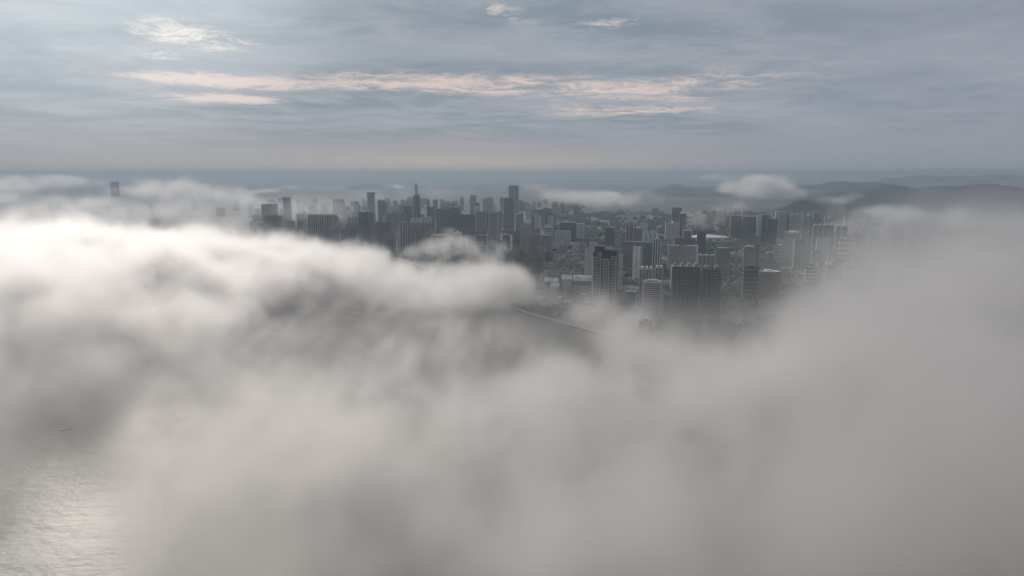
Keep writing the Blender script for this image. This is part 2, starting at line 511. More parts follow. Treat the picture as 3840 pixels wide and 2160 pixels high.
hero('office_pavilion', 'small flat roofed glass block rising from the fog left of the ribbon window office', 'office block', 2348, 2396, 1091, 1700, 'box', .8, -20, 'glass', 'palroof', cap=(1.2, 2, 'conc'), fins=(1.5, 'conc'))
hero('office_pavilion', 'small flat roofed glass block rising from the fog right of the ribbon window office', 'office block', 2488, 2519, 1103, 1670, 'box', .8, -20, 'glass', 'palroof', cap=(1.2, 2, 'conc'), fins=(1.5, 'conc'))
def brown_slab(label, px0, px1, yt, D, nb):
    r = hero('apartment_slab', label, 'tower', px0, px1, yt, D, 'resi', .38, -8, 'brown', 'redroof', plant=7, plant_n=nb, plant_w=.45, plant_mat='browncon', bands=(4, 4.7, 1.5, .9, 'browncon'))
    for i in range(nb):
        w_, h = r['_w'], r['_h']; x = (i + .5) / nb * w_ - w_/2
        b = MB(); b.prism([(x + 1.3*math.cos(t*math.pi/4), 1.3*math.sin(t*math.pi/4)) for t in range(8)], h - .1, h + 2.0)
        b.build('water_tank', 'steel', r)
brown_slab('wide brown apartment slab with rooftop turrets, left of the pair at the fog edge', 2520, 2628, 988, 1640, 4)
brown_slab('narrower brown apartment slab with close set balconies, right of the pair at the fog edge', 2632, 2710, 998, 1610, 2)
hero('wedge_office', 'black glass office with a sloping roof line crossed by thin pale bands', 'office block', 2790, 2856, 996, 1860, 'box', .7, -14, 'glass', 'darkroof', bands=(8, 11.5, .8, .3, 'conc'), plant=4, plant_w=.5, plant_mat='dark')
r = hero('round_office', 'round drum shaped brown office tower with ringed window rows', 'office block', 2854, 2936, 1018, 1820, 'round', 1.0, 0, 'brown', 'roof', maxd=90, bands=(5, 5.6, 1.6, .7, 'browncon'))
w_, hb = r['_w'], r['_hb']
b = MB()
for i in range(40):
    t = i / 40 * 2 * math.pi
    b.box(w_/2*math.cos(t) - .5, w_/2*math.cos(t) + .5, w_/2*math.sin(t) - .5, w_/2*math.sin(t) + .5, 0, hb - .3)
b.build('mullion_ring', 'browncon', r)
part_box(r, 'helipad_block', 'whitep', -w_*.2, w_*.1, -w_*.1, w_*.15, hb - 1.2, hb + 3)
# ---- middle row ------------------------------------------------------
hero('office_slab', 'very wide gridded grey office slab behind the dark balconied tower', 'office block', 2336, 2450, 906, 2500, 'box', .22, -20, 'grid', 'roof', lattice=(26, 4.2, .9, 'grey_m') if False else None)
hero('office_tower', 'tall pale annex with white fins at the right end of the gridded office slab', 'office block', 2449, 2484, 892, 2440, 'box', .7, -20, 'blueglass', 'roof', piers=(4, 2.6, 1.2, 'whitep'), plant=5, plant_mat='conc')
hero('office_tower', 'slim white tower with one dark vertical window strip in front of the gridded office slab', 'office block', 2375, 2413, 925, 2230, 'box', .9, -30, 'white', 'roof', piers=(2, 11, .8, 'whitep'), cap=(.3, 3, 'conc'))
hero('hotel_slab', 'broad white framed slab with a gridded face and paired white end fins', 'hotel', 2508, 2619, 916, 2470, 'box', .28, -16, 'grid', 'roof', lattice=(22, 4.4, 1.0, 'whitep'), fins=(6, 'whitep'), plant=4, plant_w=.25, plant_mat='dark')
hero('office_block', 'plain gridded block tucked between the white framed slab and the blue glass tower', 'office block', 2618, 2686, 953, 2280, 'box', .4, -12, 'grid', 'roof', piers=(5, 2.0, .8, 'conc'), plant=3, plant_n=3, plant_w=.3, plant_mat='conc')
hero('glass_tower', 'blue grey glass tower with faint floor lines, right of the gridded block', 'office block', 2685, 2744, 930, 2330, 'cham', .8, -10, 'blueglass', 'roof', bands=(6, 8.5, .7, .3, 'conc'), cap=(.2, 5, 'blueglass'))
hero('glass_tower', 'slate glass tower with a thin crown line, between blue glass and striped towers', 'office block', 2790, 2834, 922, 2500, 'box', .7, -12, 'blueglass', 'roof', bands=(6, 8.5, .8, .3, 'conc'), plant=4, plant_w=.6, plant_mat='conc')
hero('glass_tower', 'black windowless looking block added as the dark right side of the slate glass tower', 'office block', 2834, 2851, 918, 2530, 'box', 1.0, -12, 'dark', 'darkroof')  # separate black block stands in for the slate glass tower's dark side
r = hero('striped_tower', 'tall white tower ringed by horizontal window stripes', 'office block', 2949, 3006, 868, 2700, 'box', .75, 32, 'glass', 'whitep', maxd=60, bands=(3, 5.6, 2.5, .4, 'whitep'), cap=(.6, 7, 'whitep'), mast=10)
hero('striped_block', 'lower white striped wing at the left foot of the tall striped tower', 'office block', 2905, 2950, 918, 2640, 'box', .75, 32, 'glass', 'whitep', maxd=60, bands=(3, 5.6, 2.4, .4, 'whitep'))
hero('apartment_tower', 'slim brown apartment tower overlapping the right edge of the striped tower', 'tower', 2981, 3024, 893, 2480, 'resi', .7, -10, 'tan', 'roof', plant=5, plant_n=2, plant_w=.4, plant_mat='tan', piers=(4, 1.6, .8, 'browncon'))
for px0, px1, lab in ((3096, 3133, 'left'), (3170, 3205, 'middle'), (3247, 3286, 'right')):
    hero('apartment_tower', lab + ' one of three pale towers with white crown rings fading into the right fog', 'tower', px0, px1, 984, 1950, 'resi', .9, 10, 'pale', 'roof', plant=9, plant_n=2, plant_w=.6, plant_mat='whitep', bands=(6, 7.0, 1.0, .6, 'conc'))
hero('apartment_tower', 'white slab flats with dark window columns left of the dark balconied tower', 'tower', 2192, 2225, 930, 2120, 'resi', .6, -10, 'white', 'roof', plant=4, plant_n=3, plant_w=.4, plant_mat='white')
hero('apartment_tower', 'white rounded flats peeping out right of the dark balconied tower', 'tower', 2318, 2338, 950, 2100, 'resi', .9, -10, 'white', 'roof', plant=4)
# ---- tall skyline ----------------------------------------------------
hero('skyscraper', 'tallest skyscraper, slab sided pale grey glass, its flat top near the horizon', 'skyscraper', 1907, 1946, 695, 5000, 'box', .9, -4, 'greystripe', 'roof', maxd=70, piers=(9, 1.6, .7, 'conc'))
hero('skyscraper', 'dark slate skyscraper standing in front of the tallest one', 'skyscraper', 1889, 1928, 744, 4000, 'cham', .8, -3, 'glass', 'darkroof', maxd=60, bands=(8, 7.5, .7, .3, 'conc'))
r = hero('skyscraper', 'bullet shaped dark tower with a domed glass top', 'skyscraper', 1543, 1579, 738, 4300, 'oct', 1.0, 22.5, 'glass', 'darkroof', maxd=80)
w_, hb = r['_w'], r['_hb']
b = MB(); p8 = foot('oct', w_, w_)
b.prism(p8, hb - .5, hb + 8, False, False, .88); b.prism([(x*.88, y*.88) for x, y in p8], hb + 8, hb + 16, True, False, .62)
b.build('dome', 'blueglass', r)
part_box(r, 'spire', 'steel', -1, 1, -1, 1, hb + 15, hb + 26)
hero('skyscraper', 'slender grey tower flaring at its top, left part of the skyline', 'skyscraper', 1377, 1402, 722, 4800, 'box', .9, -6, 'grey', 'roof', cap=(2.5, 12, 'grey'))
hero('skyscraper', 'dark plain slab tower with a slightly tapered foot right of the flared tower', 'skyscraper', 1417, 1443, 752, 4500, 'box', .8, -6, 'glass', 'darkroof')
hero('office_tower', 'square dark block against the left side of the bullet shaped tower', 'office block', 1515, 1545, 772, 4320, 'box', .8, -5, 'glass', 'palroof')
hero('office_tower', 'narrow upright tower a little right of the bullet shaped tower', 'tower', 1624, 1640, 749, 5200, 'box', 1.0, -5, 'grey')
hero('office_tower', 'low dark tower between the bullet shaped tower and the wide dark slabs', 'office block', 1600, 1629, 776, 4250, 'box', .8, -5, 'glass', 'darkroof')
hero('office_slab', 'wide dark slab office in the middle distance, left of a similar taller one', 'office block', 1635, 1695, 783, 4000, 'box', .4, -3, 'glass', 'darkroof')
hero('office_slab', 'dark slab office with a white rooftop dot joined right of the wide dark slab', 'office block', 1695, 1726, 775, 4080, 'box', .6, -3, 'glass', 'darkroof', plant=3, plant_mat='whitep')
hero('office_slab', 'low broad black office slab left of the two square shouldered towers', 'office block', 1721, 1782, 804, 3800, 'box', .5, -3, 'dark', 'darkroof')
hero('office_tower', 'left one of two grey square shouldered towers before the dark skyscraper', 'office block', 1785, 1822, 795, 3500, 'box', .7, -4, 'greystripe', 'roof', cap=(.5, 5, 'grey'), fins=(3, 'conc'))
hero('office_tower', 'right one of two grey square shouldered towers before the dark skyscraper', 'office block', 1834, 1868, 800, 3500, 'box', .7, -4, 'greystripe', 'roof', cap=(.5, 5, 'grey'), fins=(3, 'conc'))
hero('office_tower', 'pale tower topped by an open white square frame behind the square shouldered pair', 'office block', 1781, 1795, 774, 4100, 'box', 1.0, -4, 'white', 'whitep', fins=(3, 'whitep'), cap=(.5, 4, 'whitep'))
hero('apartment_tower', 'pale striped high rise behind the square shouldered pair', 'tower', 1810, 1850, 742, 5200, 'resi', .5, -4, 'whitestripe', 'roof', plant=8, plant_w=.4)
hero('apartment_tower', 'broad faint high rise over the pale tower with a white square frame', 'tower', 1762, 1786, 732, 6000, 'box', .6, -4, 'grey')
# ---- left middle -----------------------------------------------------
hero('office_tower', 'dark two toned tower with a ragged rooftop, left of the purple brown flats', 'office block', 1342, 1378, 792, 3320, 'box', .7, -30, 'glass', 'roof', plant=4, plant_n=2, plant_w=.35, plant_mat='whitep')
hero('office_tower', 'grey narrow block joined to the right of the two toned tower', 'office block', 1378, 1402, 795, 3360, 'box', .8, -10, 'grey', 'roof', plant=3, plant_mat='dark')
hero('apartment_slab', 'long purple brown apartment slab with vertical ribs above the fog', 'tower', 1402, 1480, 832, 3050, 'resi', .3, -8, 'mauve', 'darkroof', piers=(10, 1.6, .9, 'browncon'), plant=4, plant_n=4, plant_w=.25, plant_mat='mauve')
hero('apartment_slab', 'blue grey apartment slab with white vertical piers right of the purple brown slab', 'tower', 1498, 1562, 830, 2920, 'resi', .35, -10, 'grey', 'roof', piers=(7, 2.2, 1.0, 'conc'), plant=5, plant_n=4, plant_w=.3, plant_mat='white')
hero('apartment_slab', 'mauve apartment slab below the white lattice fronted block', 'tower', 1562, 1620, 834, 2900, 'resi', .35, -10, 'mauve', 'roof', piers=(8, 1.4, .9, 'conc'), plant=4, plant_n=4, plant_w=.3, plant_mat='mauve')
hero('lattice_block', 'square block fronted by a white lattice of big open frames', 'office block', 1586, 1620, 814, 3500, 'box', .5, -3, 'glass', 'whitep', lattice=(4, 9, 2.4, 'whitep'))
hero('lattice_block', 'small white panelled block left of the lattice fronted one', 'office block', 1544, 1580, 818, 3540, 'box', .5, -3, 'whitestripe', 'whitep', fins=(4, 'whitep'))
hero('office_tower', 'curved cream tower with fine horizontal stripes wrapped in mist', 'office block', 1617, 1668, 880, 2520, 'curve', .5, 10, 'tan', 'roof', bands=(4, 5.4, 1.9, .5, 'conc'), fins=(3, 'conc'))
hero('apartment_tower', 'slim tower wearing a wide white flat hat, right of the curved cream tower', 'tower', 1704, 1728, 866, 2820, 'box', .8, -6, 'whitestripe', 'whitep', cap=(4.0, 4, 'whitep'), plant=7, plant_w=.3, plant_mat='whitep')
hero('office_slab', 'left half of a striped slab office with curved floor lines at the fog edge', 'office block', 1783, 1826, 879, 2720, 'curve', .4, -6, 'glass', 'roof', bands=(4, 5.6, 2.2, .4, 'conc'), fins=(3.5, 'conc'))
hero('office_slab', 'right half of a striped slab office with curved floor lines at the fog edge', 'office block', 1828, 1864, 881, 2700, 'curve', .4, -6, 'glass', 'roof', bands=(4, 5.6, 2.2, .4, 'conc'), fins=(3.5, 'conc'))
hero('apartment_slab', 'striped grey slab block above the left fog bank, wide and ribbed', 'tower', 1153, 1260, 803, 3600, 'resi', .3, -12, 'greystripe', 'roof', piers=(12, 2.0, 1.0, 'conc'), plant=4, plant_n=5, plant_w=.25, plant_mat='white')
hero('apartment_tower', 'tan grey tower group member with warm walls at the far left of the clear city', 'tower', 992, 1050, 806, 3500, 'resi', .3, -8, 'tan', 'roof', plant=4, plant_n=3, plant_w=.3, plant_mat='tan')
hero('office_tower', 'upright dim tower over the ribbed slab on the left skyline', 'tower', 1061, 1086, 740, 4400, 'box', .8, -6, 'glass')
hero('office_slab', 'broad dim block just right of the left drifting cloud', 'office block', 977, 1036, 765, 4500, 'cham', .5, -4, 'glass')
hero('office_tower', 'small dim tower with a white side sign above the ribbed slab', 'tower', 1160, 1182, 772, 4400, 'box', .8, -6, 'glass', 'darkroof')
hero('office_slab', 'dim block carrying a thin bright roof line on the left skyline', 'office block', 1248, 1288, 748, 5000, 'box', .5, -4, 'grey', 'palroof')
hero('skyscraper', 'lone faint tower seen through mist at the far left', 'skyscraper', 413, 440, 681, 10500, 'box', .9, 0, 'glass')
hero('skyscraper', 'faint thin tower poking from the distant cloud above the bullet shaped tower', 'skyscraper', 1555, 1565, 692, 8200, 'box', 1.0, 0, 'grey')
# ---- centre right ----------------------------------------------------
hero('office_block', 'small block with white end fins right below the dark slate skyscraper', 'office block', 1876, 1926, 878, 2900, 'box', .45, -14, 'greystripe', 'whitep', piers=(2, 9, 1.0, 'whitep'), plant=3, plant_w=.3, plant_mat='white')
hero('office_tower', 'broad grey tower with vertical ribs right of the dark slate skyscraper', 'office block', 1953, 1995, 841, 3100, 'box', .55, -12, 'greystripe', 'roof', piers=(7, 1.6, .8, 'conc'))
hero('office_tower', 'plain mauve block right of the broad ribbed tower', 'office block', 1990, 2026, 878, 2950, 'box', .6, -12, 'mauve', 'roof', plant=4, plant_mat='mauve')
hero('office_tower', 'plain slate block below the white banded tower', 'office block', 2030, 2071, 881, 2950, 'box', .6, -12, 'grey', 'roof')
hero('office_tower', 'stepped tower of dark strips and a white side, third from the dark slate skyscraper', 'office block', 1994, 2009, 808, 3600, 'box', .8, -12, 'glass', 'roof', bands=(4, 6, 1.5, .4, 'conc'))
hero('office_tower', 'white walled tower standing right against the dark stripped tower', 'office block', 2008, 2027, 810, 3580, 'box', .9, -12, 'whitestripe', 'whitep', fins=(3, 'whitep'))
hero('office_tower', 'rounded tower with bold white horizontal bands', 'office block', 2041, 2073, 844, 3300, 'curve', .6, -6, 'glass', 'whitep', bands=(4, 8.0, 2.6, .5, 'whitep'), cap=(.6, 9, 'conc'))
hero('office_tower', 'dark portal framed tower with a pale inner panel behind the white banded tower', 'office block', 2051, 2082, 803, 3800, 'box', .5, -6, 'whitestripe', 'darkroof', fins=(8, 'dark'), cap=(.8, 5, 'dark'))
hero('apartment_tower', 'tall plain pale high rise behind the portal framed tower', 'tower', 2033, 2071, 782, 4300, 'box', .4, -6, 'grey')
hero('office_tower', 'tower with a tall pale rooftop letter shaped frame right of the dark slate skyscraper', 'office block', 1931, 1953, 801, 3700, 'box', .6, -6, 'grey', 'roof', piers=(1, 3, 1, 'whitep'), cap=(.6, 3, 'whitep'))
hero('exhibition_hall', 'long low black sided hall in the parkland right of the white banded tower', 'hall', 2101, 2162, 833, 3600, 'box', .6, -6, 'dark', 'roof')
hero('office_block', 'white panelled cube attached to the long black sided hall', 'office block', 2161, 2195, 838, 3560, 'box', .7, -6, 'whitestripe', 'whitep')
hero('office_block', 'long cream block with horizontal stripes below the black sided hall', 'office block', 2082, 2141, 866, 3250, 'box', .35, -10, 'whiteband', 'roof', fins=(3, 'conc'))
hero('office_tower', 'green black glass tower with chamfered shoulders standing alone in the low campus', 'office block', 2267, 2310, 854, 3000, 'cham', .8, -20, 'greenglass', 'darkroof', plant=5, plant_w=.7, plant_mat='greenglass')
hero('office_tower', 'mauve tower with white balcony edges above the gridded office slab', 'tower', 2347, 2379, 845, 2920, 'resi', .6, -14, 'mauve', 'roof', piers=(3, 1.8, .8, 'whitep'))
hero('office_tower', 'mauve tower with a pyramid of white roof beams above the gridded office slab', 'tower', 2378, 2411, 851, 2880, 'cham', .8, -14, 'mauve', 'roof', plant=5, plant_w=.4, plant_mat='whitep')
hero('office_tower', 'grey white tower with a square hole window near its top', 'tower', 2399, 2431, 836, 3100, 'box', .6, -14, 'white', 'whitep', piers=(1, 1, 1, 'whitep'))
hero('apartment_tower', 'cluster block of white flats with two dark vertical strips beside the gridded slab annex', 'tower', 2413, 2470, 868, 2760, 'resi', .4, -14, 'white', 'roof', piers=(4, 6, .8, 'whitep'), plant=6, plant_n=3, plant_w=.4, plant_mat='white')
hero('apartment_tower', 'brown ribbed high rise by the foot of the hills, left of the rising mist', 'tower', 2520, 2559, 776, 4200, 'resi', .5, -8, 'mauve', 'palroof', piers=(6, 2, 1, 'browncon'), plant=4, plant_w=.3, plant_mat='white')
hero('office_tower', 'thin dark tower with a white cap left of the rising mist', 'tower', 2551, 2576, 795, 3700, 'box', .8, -8, 'glass', 'whitep', plant=9, plant_w=.9, plant_mat='whitep')
hero('office_block', 'bright white long block with a small upright tower, left of the thin dark tower', 'office block', 2497, 2550, 829, 3500, 'box', .4, -6, 'whiteband', 'whitep', plant=10, plant_w=.12, plant_mat='whitep')
hero('office_tower', 'grey office with a pale frame edge in front of the rising mist', 'office block', 2562, 2596, 862, 2900, 'box', .6, -10, 'greystripe', 'roof', fins=(3, 'whitep'), cap=(.4, 3, 'whitep'))
hero('office_tower', 'dark blue black tower in front of the white arena roof', 'office block', 2615, 2652, 869, 2880, 'box', .7, -20, 'glass', 'darkroof', plant=3, plant_w=.7, plant_mat='dark')
hero('low_block', 'long dull red low block behind the white framed slab', 'low building', 2531, 2607, 893, 2780, 'box', .3, -8, 'pink', 'redroof')
for i, (a, b_, y, D, wl, lab) in enumerate(((2741, 2783, 807, 3600, 'mauve', 'ribbed brown grey high rise right of the white arena'), (2784, 2838, 810, 3550, 'grey', 'greener grey high rise slab between the brown grey one and the dark pair'),
      (2843, 2858, 800, 3700, 'white', 'thin pale high rise left of the dark pair of towers'), (2859, 2890, 804, 3500, 'blueglass', 'left dark blue tower of a pair below the hill mist'), (2879, 2917, 820, 3420, 'glass', 'right dark blue tower of a pair below the hill mist'),
      (2911, 2955, 792, 3800, 'whiteband', 'finely striped pale high rise right of the dark pair'), (2955, 2966, 803, 3800, 'greenglass', 'dark narrow tower between two finely striped high rises'), (2965, 3010, 802, 3750, 'white', 'tall left part of a stepped white striped high rise row'),
      (3010, 3042, 815, 3760, 'whiteband', 'lower right part of a stepped white striped high rise row'), (3042, 3076, 818, 3900, 'grey', 'grey high rise ending the stepped row before the mist'))):
    hero('high_rise', lab, 'tower', a, b_, y, D, 'resi' if wl in ('mauve', 'grey', 'white') else 'box', .5, -10, wl, 'palroof' if i % 2 else 'roof', plant=3, plant_n=2, plant_w=.3, plant_mat='white')
for i, (a, b_) in enumerate(((3051, 3070), (3072, 3090), (3092, 3110), (3111, 3130), (3138, 3156), (3160, 3180))):
    r = hero('apartment_tower', 'pale rounded top apartment tower, %s in the crowned row behind the striped tower' % ('first', 'second', 'third', 'fourth', 'fifth', 'last')[i], 'tower', a, b_, 840 + (i > 3) * 4, 3050, 'resi', .8, -10, 'tan', 'roof', plant=6, plant_w=.7, plant_mat='whitep')
# the arena: a broad white shell roof on a ring of white wall
def arena():
    r = bpy.data.objects.new('arena', None); COL.objects.link(r)
    tag(r, 'long low arena with a wide white shell roof beside the rising mist', 'arena')
    p = at(2665, 880, 3480); W2, D2 = 98, 60
    r.location = (p.x, p.y + 40, 0); r.rotation_euler = (0, 0, R(-6))
    occupy(p.x, p.y + 40, 95)
    pts = foot('round', W2*2, D2*2)
    MB().prism(pts, 0, 26, False).build('wall', 'whitestripe', r)
    b = MB(); z = 26; sc = 1.06
    for k in range(4):
        q = [(x*sc, y*sc) for x, y in pts]; s2 = (sc - .16 - k*.06)/sc
        b.prism(q, z, z + 4.5 - k, k == 3, k == 0, s2); sc *= s2; z += 4.5 - k
    b.build('shell_roof', 'palroof', r)
    for x in (-60, -20, 20, 60):
        part_box(r, 'entrance_bay', 'whitep', x - 8, x + 8, -D2*1.0, -D2*.7, 0, 20)
arena()
# school halls and warehouses by the river road
def hall(label, px0, px1, yt, D, cols=0, curved=True, wall='grey'):
    pc = (px0+px1)/2; p = at(pc, yt, D); w_ = (px1-px0)/2560*D*.95; d = w_*.7; h = p.z
    r = bpy.data.objects.new('school_hall', None); COL.objects.link(r)
    r.location = (p.x, D + d/2, 0); r.rotation_euler = (0, 0, R(-8)); tag(r, label, 'hall')
    occupy(p.x, D + d/2, w_*.55)
    MB().prism(foot('box', w_, d), 0, h*.72, False).build('wall', wall, r)
    b = MB(); n = 8; prev = None
    for i in range(n):
        t0, t1 = i/n, (i+1)/n
        z0, z1 = [h*.72 + h*.28*math.sin(math.pi*t) if curved else h*.72+h*.28*(1-abs(2*t-1)) for t in (t0, t1)]
        y0, y1 = -d/2 - 1 + (d+2)*t0, -d/2 - 1 + (d+2)*t1
        v = [b.bm.verts.new(c) for c in ((-w_/2-1, y0, z0), (w_/2+1, y0, z0), (w_/2+1, y1, z1), (-w_/2-1, y1, z1))]
        b.bm.faces.new(v)
        v = [b.bm.verts.new(c) for c in ((w_/2+.9, y0, z0), (w_/2+.9, y0, h*.71), (w_/2+.9, y1, h*.71), (w_/2+.9, y1, z1))]
        b.bm.faces.new(v)
        v = [b.bm.verts.new(c) for c in ((-w_/2-.9, y0, z0), (-w_/2-.9, y0, h*.71), (-w_/2-.9, y1, h*.71), (-w_/2-.9, y1, z1))]
        b.bm.faces.new(v)
    b.build('roof', 'roof', r)
    for i in range(cols):
        x = -w_/2 + 2 + (w_-4)*i/(cols-1)
        part_box(r, 'column', 'whitep', x-.8, x+.8, -d/2-3, -d/2-1.6, 0, h*.45)
hall('largest curved roofed hall, dark wall over white columns, left of the dark balconied tower', 2151, 2222, 1035, 1990, 9)
hall('middle curved roofed school hall with a narrow pale end wall', 2108, 2146, 1033, 2060, 0, True, 'white')
hall('long flat looking school hall with a dark front at the fog edge', 2042, 2096, 1044, 2030, 0, False, 'glass')
hall('small low school hall half veiled by the fog', 2066, 2098, 1062, 1900, 0, True, 'pale')

# ------------------------------------------------------------------ the many other buildings: prototypes, then copies
def proto(name, shape, w_, d, h, wall, roof, n=0, pm=None, bands=None):
    r = bpy.data.objects.new(name, None); COL.objects.link(r)
    pts = foot(shape, w_, d)
    part_wall(r, pts, h, wall); part_roof(r, pts, h, roof)
    if bands: part_bands(r, pts, *bands)
    for i in range(n):
        x = (i+.5)/n*w_ - w_/2; pw = w_/n*.4
        part_box(r, 'plant_room', pm or wall, x-pw/2, x+pw/2, -d*.22, d*.22, h-1.2, h+4)
    return r
def copy_tree(o, parent=None):
    c = o.copy(); COL.objects.link(c); c.parent = parent
    for ch in list(o.children): copy_tree(ch, c)
    return c
PR = {}
for k, (wl, rf) in enumerate((('pale', 'roof'), ('tan', 'greenroof'), ('grey', 'roof'), ('mauve', 'roof'), ('white', 'palroof'))):
    PR['resi', k] = proto('apartment_tower', 'resi', 40, 18, 90, wl, rf, 2 + k % 2, wl)
    PR['slab', k] = proto('apartment_slab', 'resi', 62, 16, 60, wl, rf, 3, wl)
for k, (wl, rf) in enumerate((('glass', 'darkroof'), ('greystripe', 'roof'), ('whitestripe', 'palroof'), ('blueglass', 'roof'))):
    PR['office', k] = proto('office_tower', 'box', 34, 28, 90, wl, rf, 1, wl)
for k, (wl, rf) in enumerate((('pale', 'greenroof'), ('white', 'palroof'), ('tan', 'redroof'), ('grey', 'roof'), ('pink', 'redroof'), ('whiteband', 'roof'))):
    PR['low', k] = proto('low_building', 'box' if k % 2 else 'L', 48, 16, 18, wl, rf, 1 if k != 4 else 0, wl)
def villa_proto(k):
    r = bpy.data.objects.new('house', None); COL.objects.link(r)
    MB().prism(foot('box', 14, 10), 0, 7, False).build('wall', ('pale', 'white', 'tan')[k], r)
    b = MB()
    V = [b.bm.verts.new(c) for c in ((-7.8, -5.8, 6.9), (7.8, -5.8, 6.9), (7.8, 5.8, 6.9), (-7.8, 5.8, 6.9), (-4, 0, 11), (4, 0, 11))]
    for f in ((0, 1, 5, 4), (1, 2, 5), (2, 3, 4, 5), (3, 0, 4), (3, 2, 1, 0)): b.bm.faces.new([V[i] for i in f])
    b.build('roof', ('darkroof', 'redroof', 'roof')[k], r)
    return r
for k in range(3): PR['villa', k] = villa_proto(k)
rng = random.Random(7)
used = set()
def put(kind, k, x, y, h, yaw, sw=1.0, label='', cat='', group='', name=None):
    p = PR[kind, k]
    if (kind, k) in used: o = copy_tree(p)
    else: o = p; used.add((kind, k))
    o.location = (x, y, 0); o.rotation_euler = (0, 0, R(yaw))
    base = {'resi': 90, 'slab': 60, 'office': 90, 'low': 18, 'villa': 11}[kind]
    s = h / base
    o.scale = (sw, sw, s)
    tag(o, label, cat, group)
    if name: o.name = name
    rad = {'resi': 21, 'slab': 31, 'office': 22, 'low': 25, 'villa': 9}[kind] * sw
    occupy(x, y, rad * .8)
    return o
def bank_y(x):
    """northing of the river bank at x (the land lies beyond)"""
    xs = [-6000, -2500, -1200, -450, -14, 165, 420, 900, 2500, 6000]
    ys = [4600, 4000, 3500, 2820, 1784, 1520, 1220, 900, 500, 300]
    return float(np.interp(x, xs, ys))
def zone(n, px0, px1, D0, D1, h0, h1, kinds, label, cat, group, yaw=-12, dy=6, sw=(.8, 1.2), gap=1.0, skyline=None):
    c = t = 0
    while c < n and t < n * 60:
        t += 1
        D = math.sqrt(rng.uniform(D0**2, D1**2)); px = rng.uniform(px0, px1)
        x = (px - 1920) / 2560 * D
        kind, k = rng.choice(kinds); s = rng.uniform(*sw)
        rad = {'resi': 21, 'slab': 31, 'office': 22, 'low': 25, 'villa': 9}[kind] * s
        if D < bank_y(x) + 60 or not free(x, D, rad * gap): continue
        h = rng.uniform(h0, h1)
        if skyline: h = min(h, at(px, skyline + rng.uniform(0, 22), D).z)
        if h < 6: continue
        put(kind, k, x, D, h, yaw + rng.uniform(-dy, dy), s, label, cat, group); c += 1
RS = [('resi', i) for i in range(5)]; SL = [('slab', i) for i in range(5)]; OF = [('office', i) for i in range(4)]; LO = [('low', i) for i in range(6)]
# old brown-cream flats beside the fog tongue
OLD = [('resi', 0), ('resi', 1), ('resi', 1), ('slab', 1), ('resi', 3)]
zone(26, 1878, 2060, 2300, 2700, 56, 80, [('resi', 1), ('resi', 0), ('resi', 3)], 'cream brown high rise flats rising out of the fog tongue, packed in the dense cluster', 'tower', 'cream flats by the fog tongue', -16, sw=(.6, .85), gap=.72)
zone(40, 2040, 2190, 2080, 2380, 30, 48, [('resi', 1), ('resi', 0), ('slab', 1), ('resi', 3)], 'brown mid rise flats with narrow bays, packed between the school halls and the white rows', 'apartment block', 'brown mid rise flats behind the school halls', -20, sw=(.45, .7), gap=.66)
# rows of low white flats with grey green roofs
row = 0
for D in range(2440, 2960, 44):
    row += 1
    for i in range(9):
        px = 2062 + i * 22 + rng.uniform(-4, 4) + (row % 2) * 9
        x = (px - 1920) / 2560 * D
        if free(x, D, 9): put('low', rng.choice((0, 1, 0, 3)), x, D + rng.uniform(-5, 5), rng.uniform(14, 20), -10 + rng.uniform(-3, 3), .42, 'low white walk up flats with grey green roof, one of the tight parallel rows', 'apartment block', 'parallel rows of low white flats')
zone(16, 2080, 2360, 2500, 3100, 34, 52, [('resi', 4), ('slab', 4), ('resi', 0)], 'white mid rise block standing out of the low white rows', 'apartment block', 'white mid rise blocks among the low rows', -12, sw=(.5, .8), gap=.8)
zone(70, 2080, 2950, 2700, 4300, 10, 26, LO, 'low flat roofed campus building in the green middle ground', 'low building', 'campus buildings of the middle ground', -10, sw=(.7, 1.7), gap=.9)
zone(26, 2200, 3080, 2050, 2700, 10, 20, LO, 'low workshop or shop block among trees in front of the glass towers', 'low building', 'low blocks between the near towers', -16, sw=(.5, .9))
zone(30, 2420, 3200, 1450, 2000, 10, 30, LO + [('slab', 0), ('slab', 2)], 'low block sinking into the fog behind the brown slabs and the drum shaped tower', 'low building', 'low blocks at the right fog edge', -14, sw=(.5, .9))
zone(34, 2000, 2260, 1800, 1990, 8, 12, [('villa', 0), ('villa', 1), ('villa', 2)], 'small villa with a hipped roof among trees by the river road', 'house', 'villas by the river road', -20, 25, (.9, 1.2), 1.0)
# skyline masses
zone(18, -200, 960, 5200, 7500, 50, 130, RS + SL + OF, 'dim high rise glimpsed between the left hand clouds', 'tower', 'high rises under the left clouds', -6, skyline=735)
zone(60, 960, 2040, 3900, 5200, 60, 125, RS + OF + SL, 'dim blue grey high rise in the crowded middle skyline', 'tower', 'middle skyline high rises', -6, skyline=772)
zone(100, 960, 2200, 5200, 8200, 50, 150, RS + SL + OF, 'faint far high rise fading into the haze below the horizon', 'tower', 'far hazy high rises', -6, skyline=738)
zone(30, 1250, 2080, 2950, 3800, 50, 92, RS + SL, 'grey brown high rise flats just above the fog edge in the city centre', 'tower', 'high rises above the fog edge', -8, skyline=838, gap=.85)
zone(16, 1700, 1900, 2600, 3300, 60, 85, RS, 'misty pale flats below the striped slab office', 'tower', 'misty flats below the striped slab', -8, skyline=872, sw=(.6, .9), gap=.8)
zone(22, 960, 1340, 3350, 4100, 60, 95, SL + RS, 'dim ribbed flats above the left fog bank', 'tower', 'flats above the left fog bank', -8, skyline=800)
zone(44, 2600, 3240, 3650, 5000, 60, 105, RS + SL, 'crowded high rise flats under the hill mist', 'tower', 'high rise flats under the hills', -8, skyline=792)
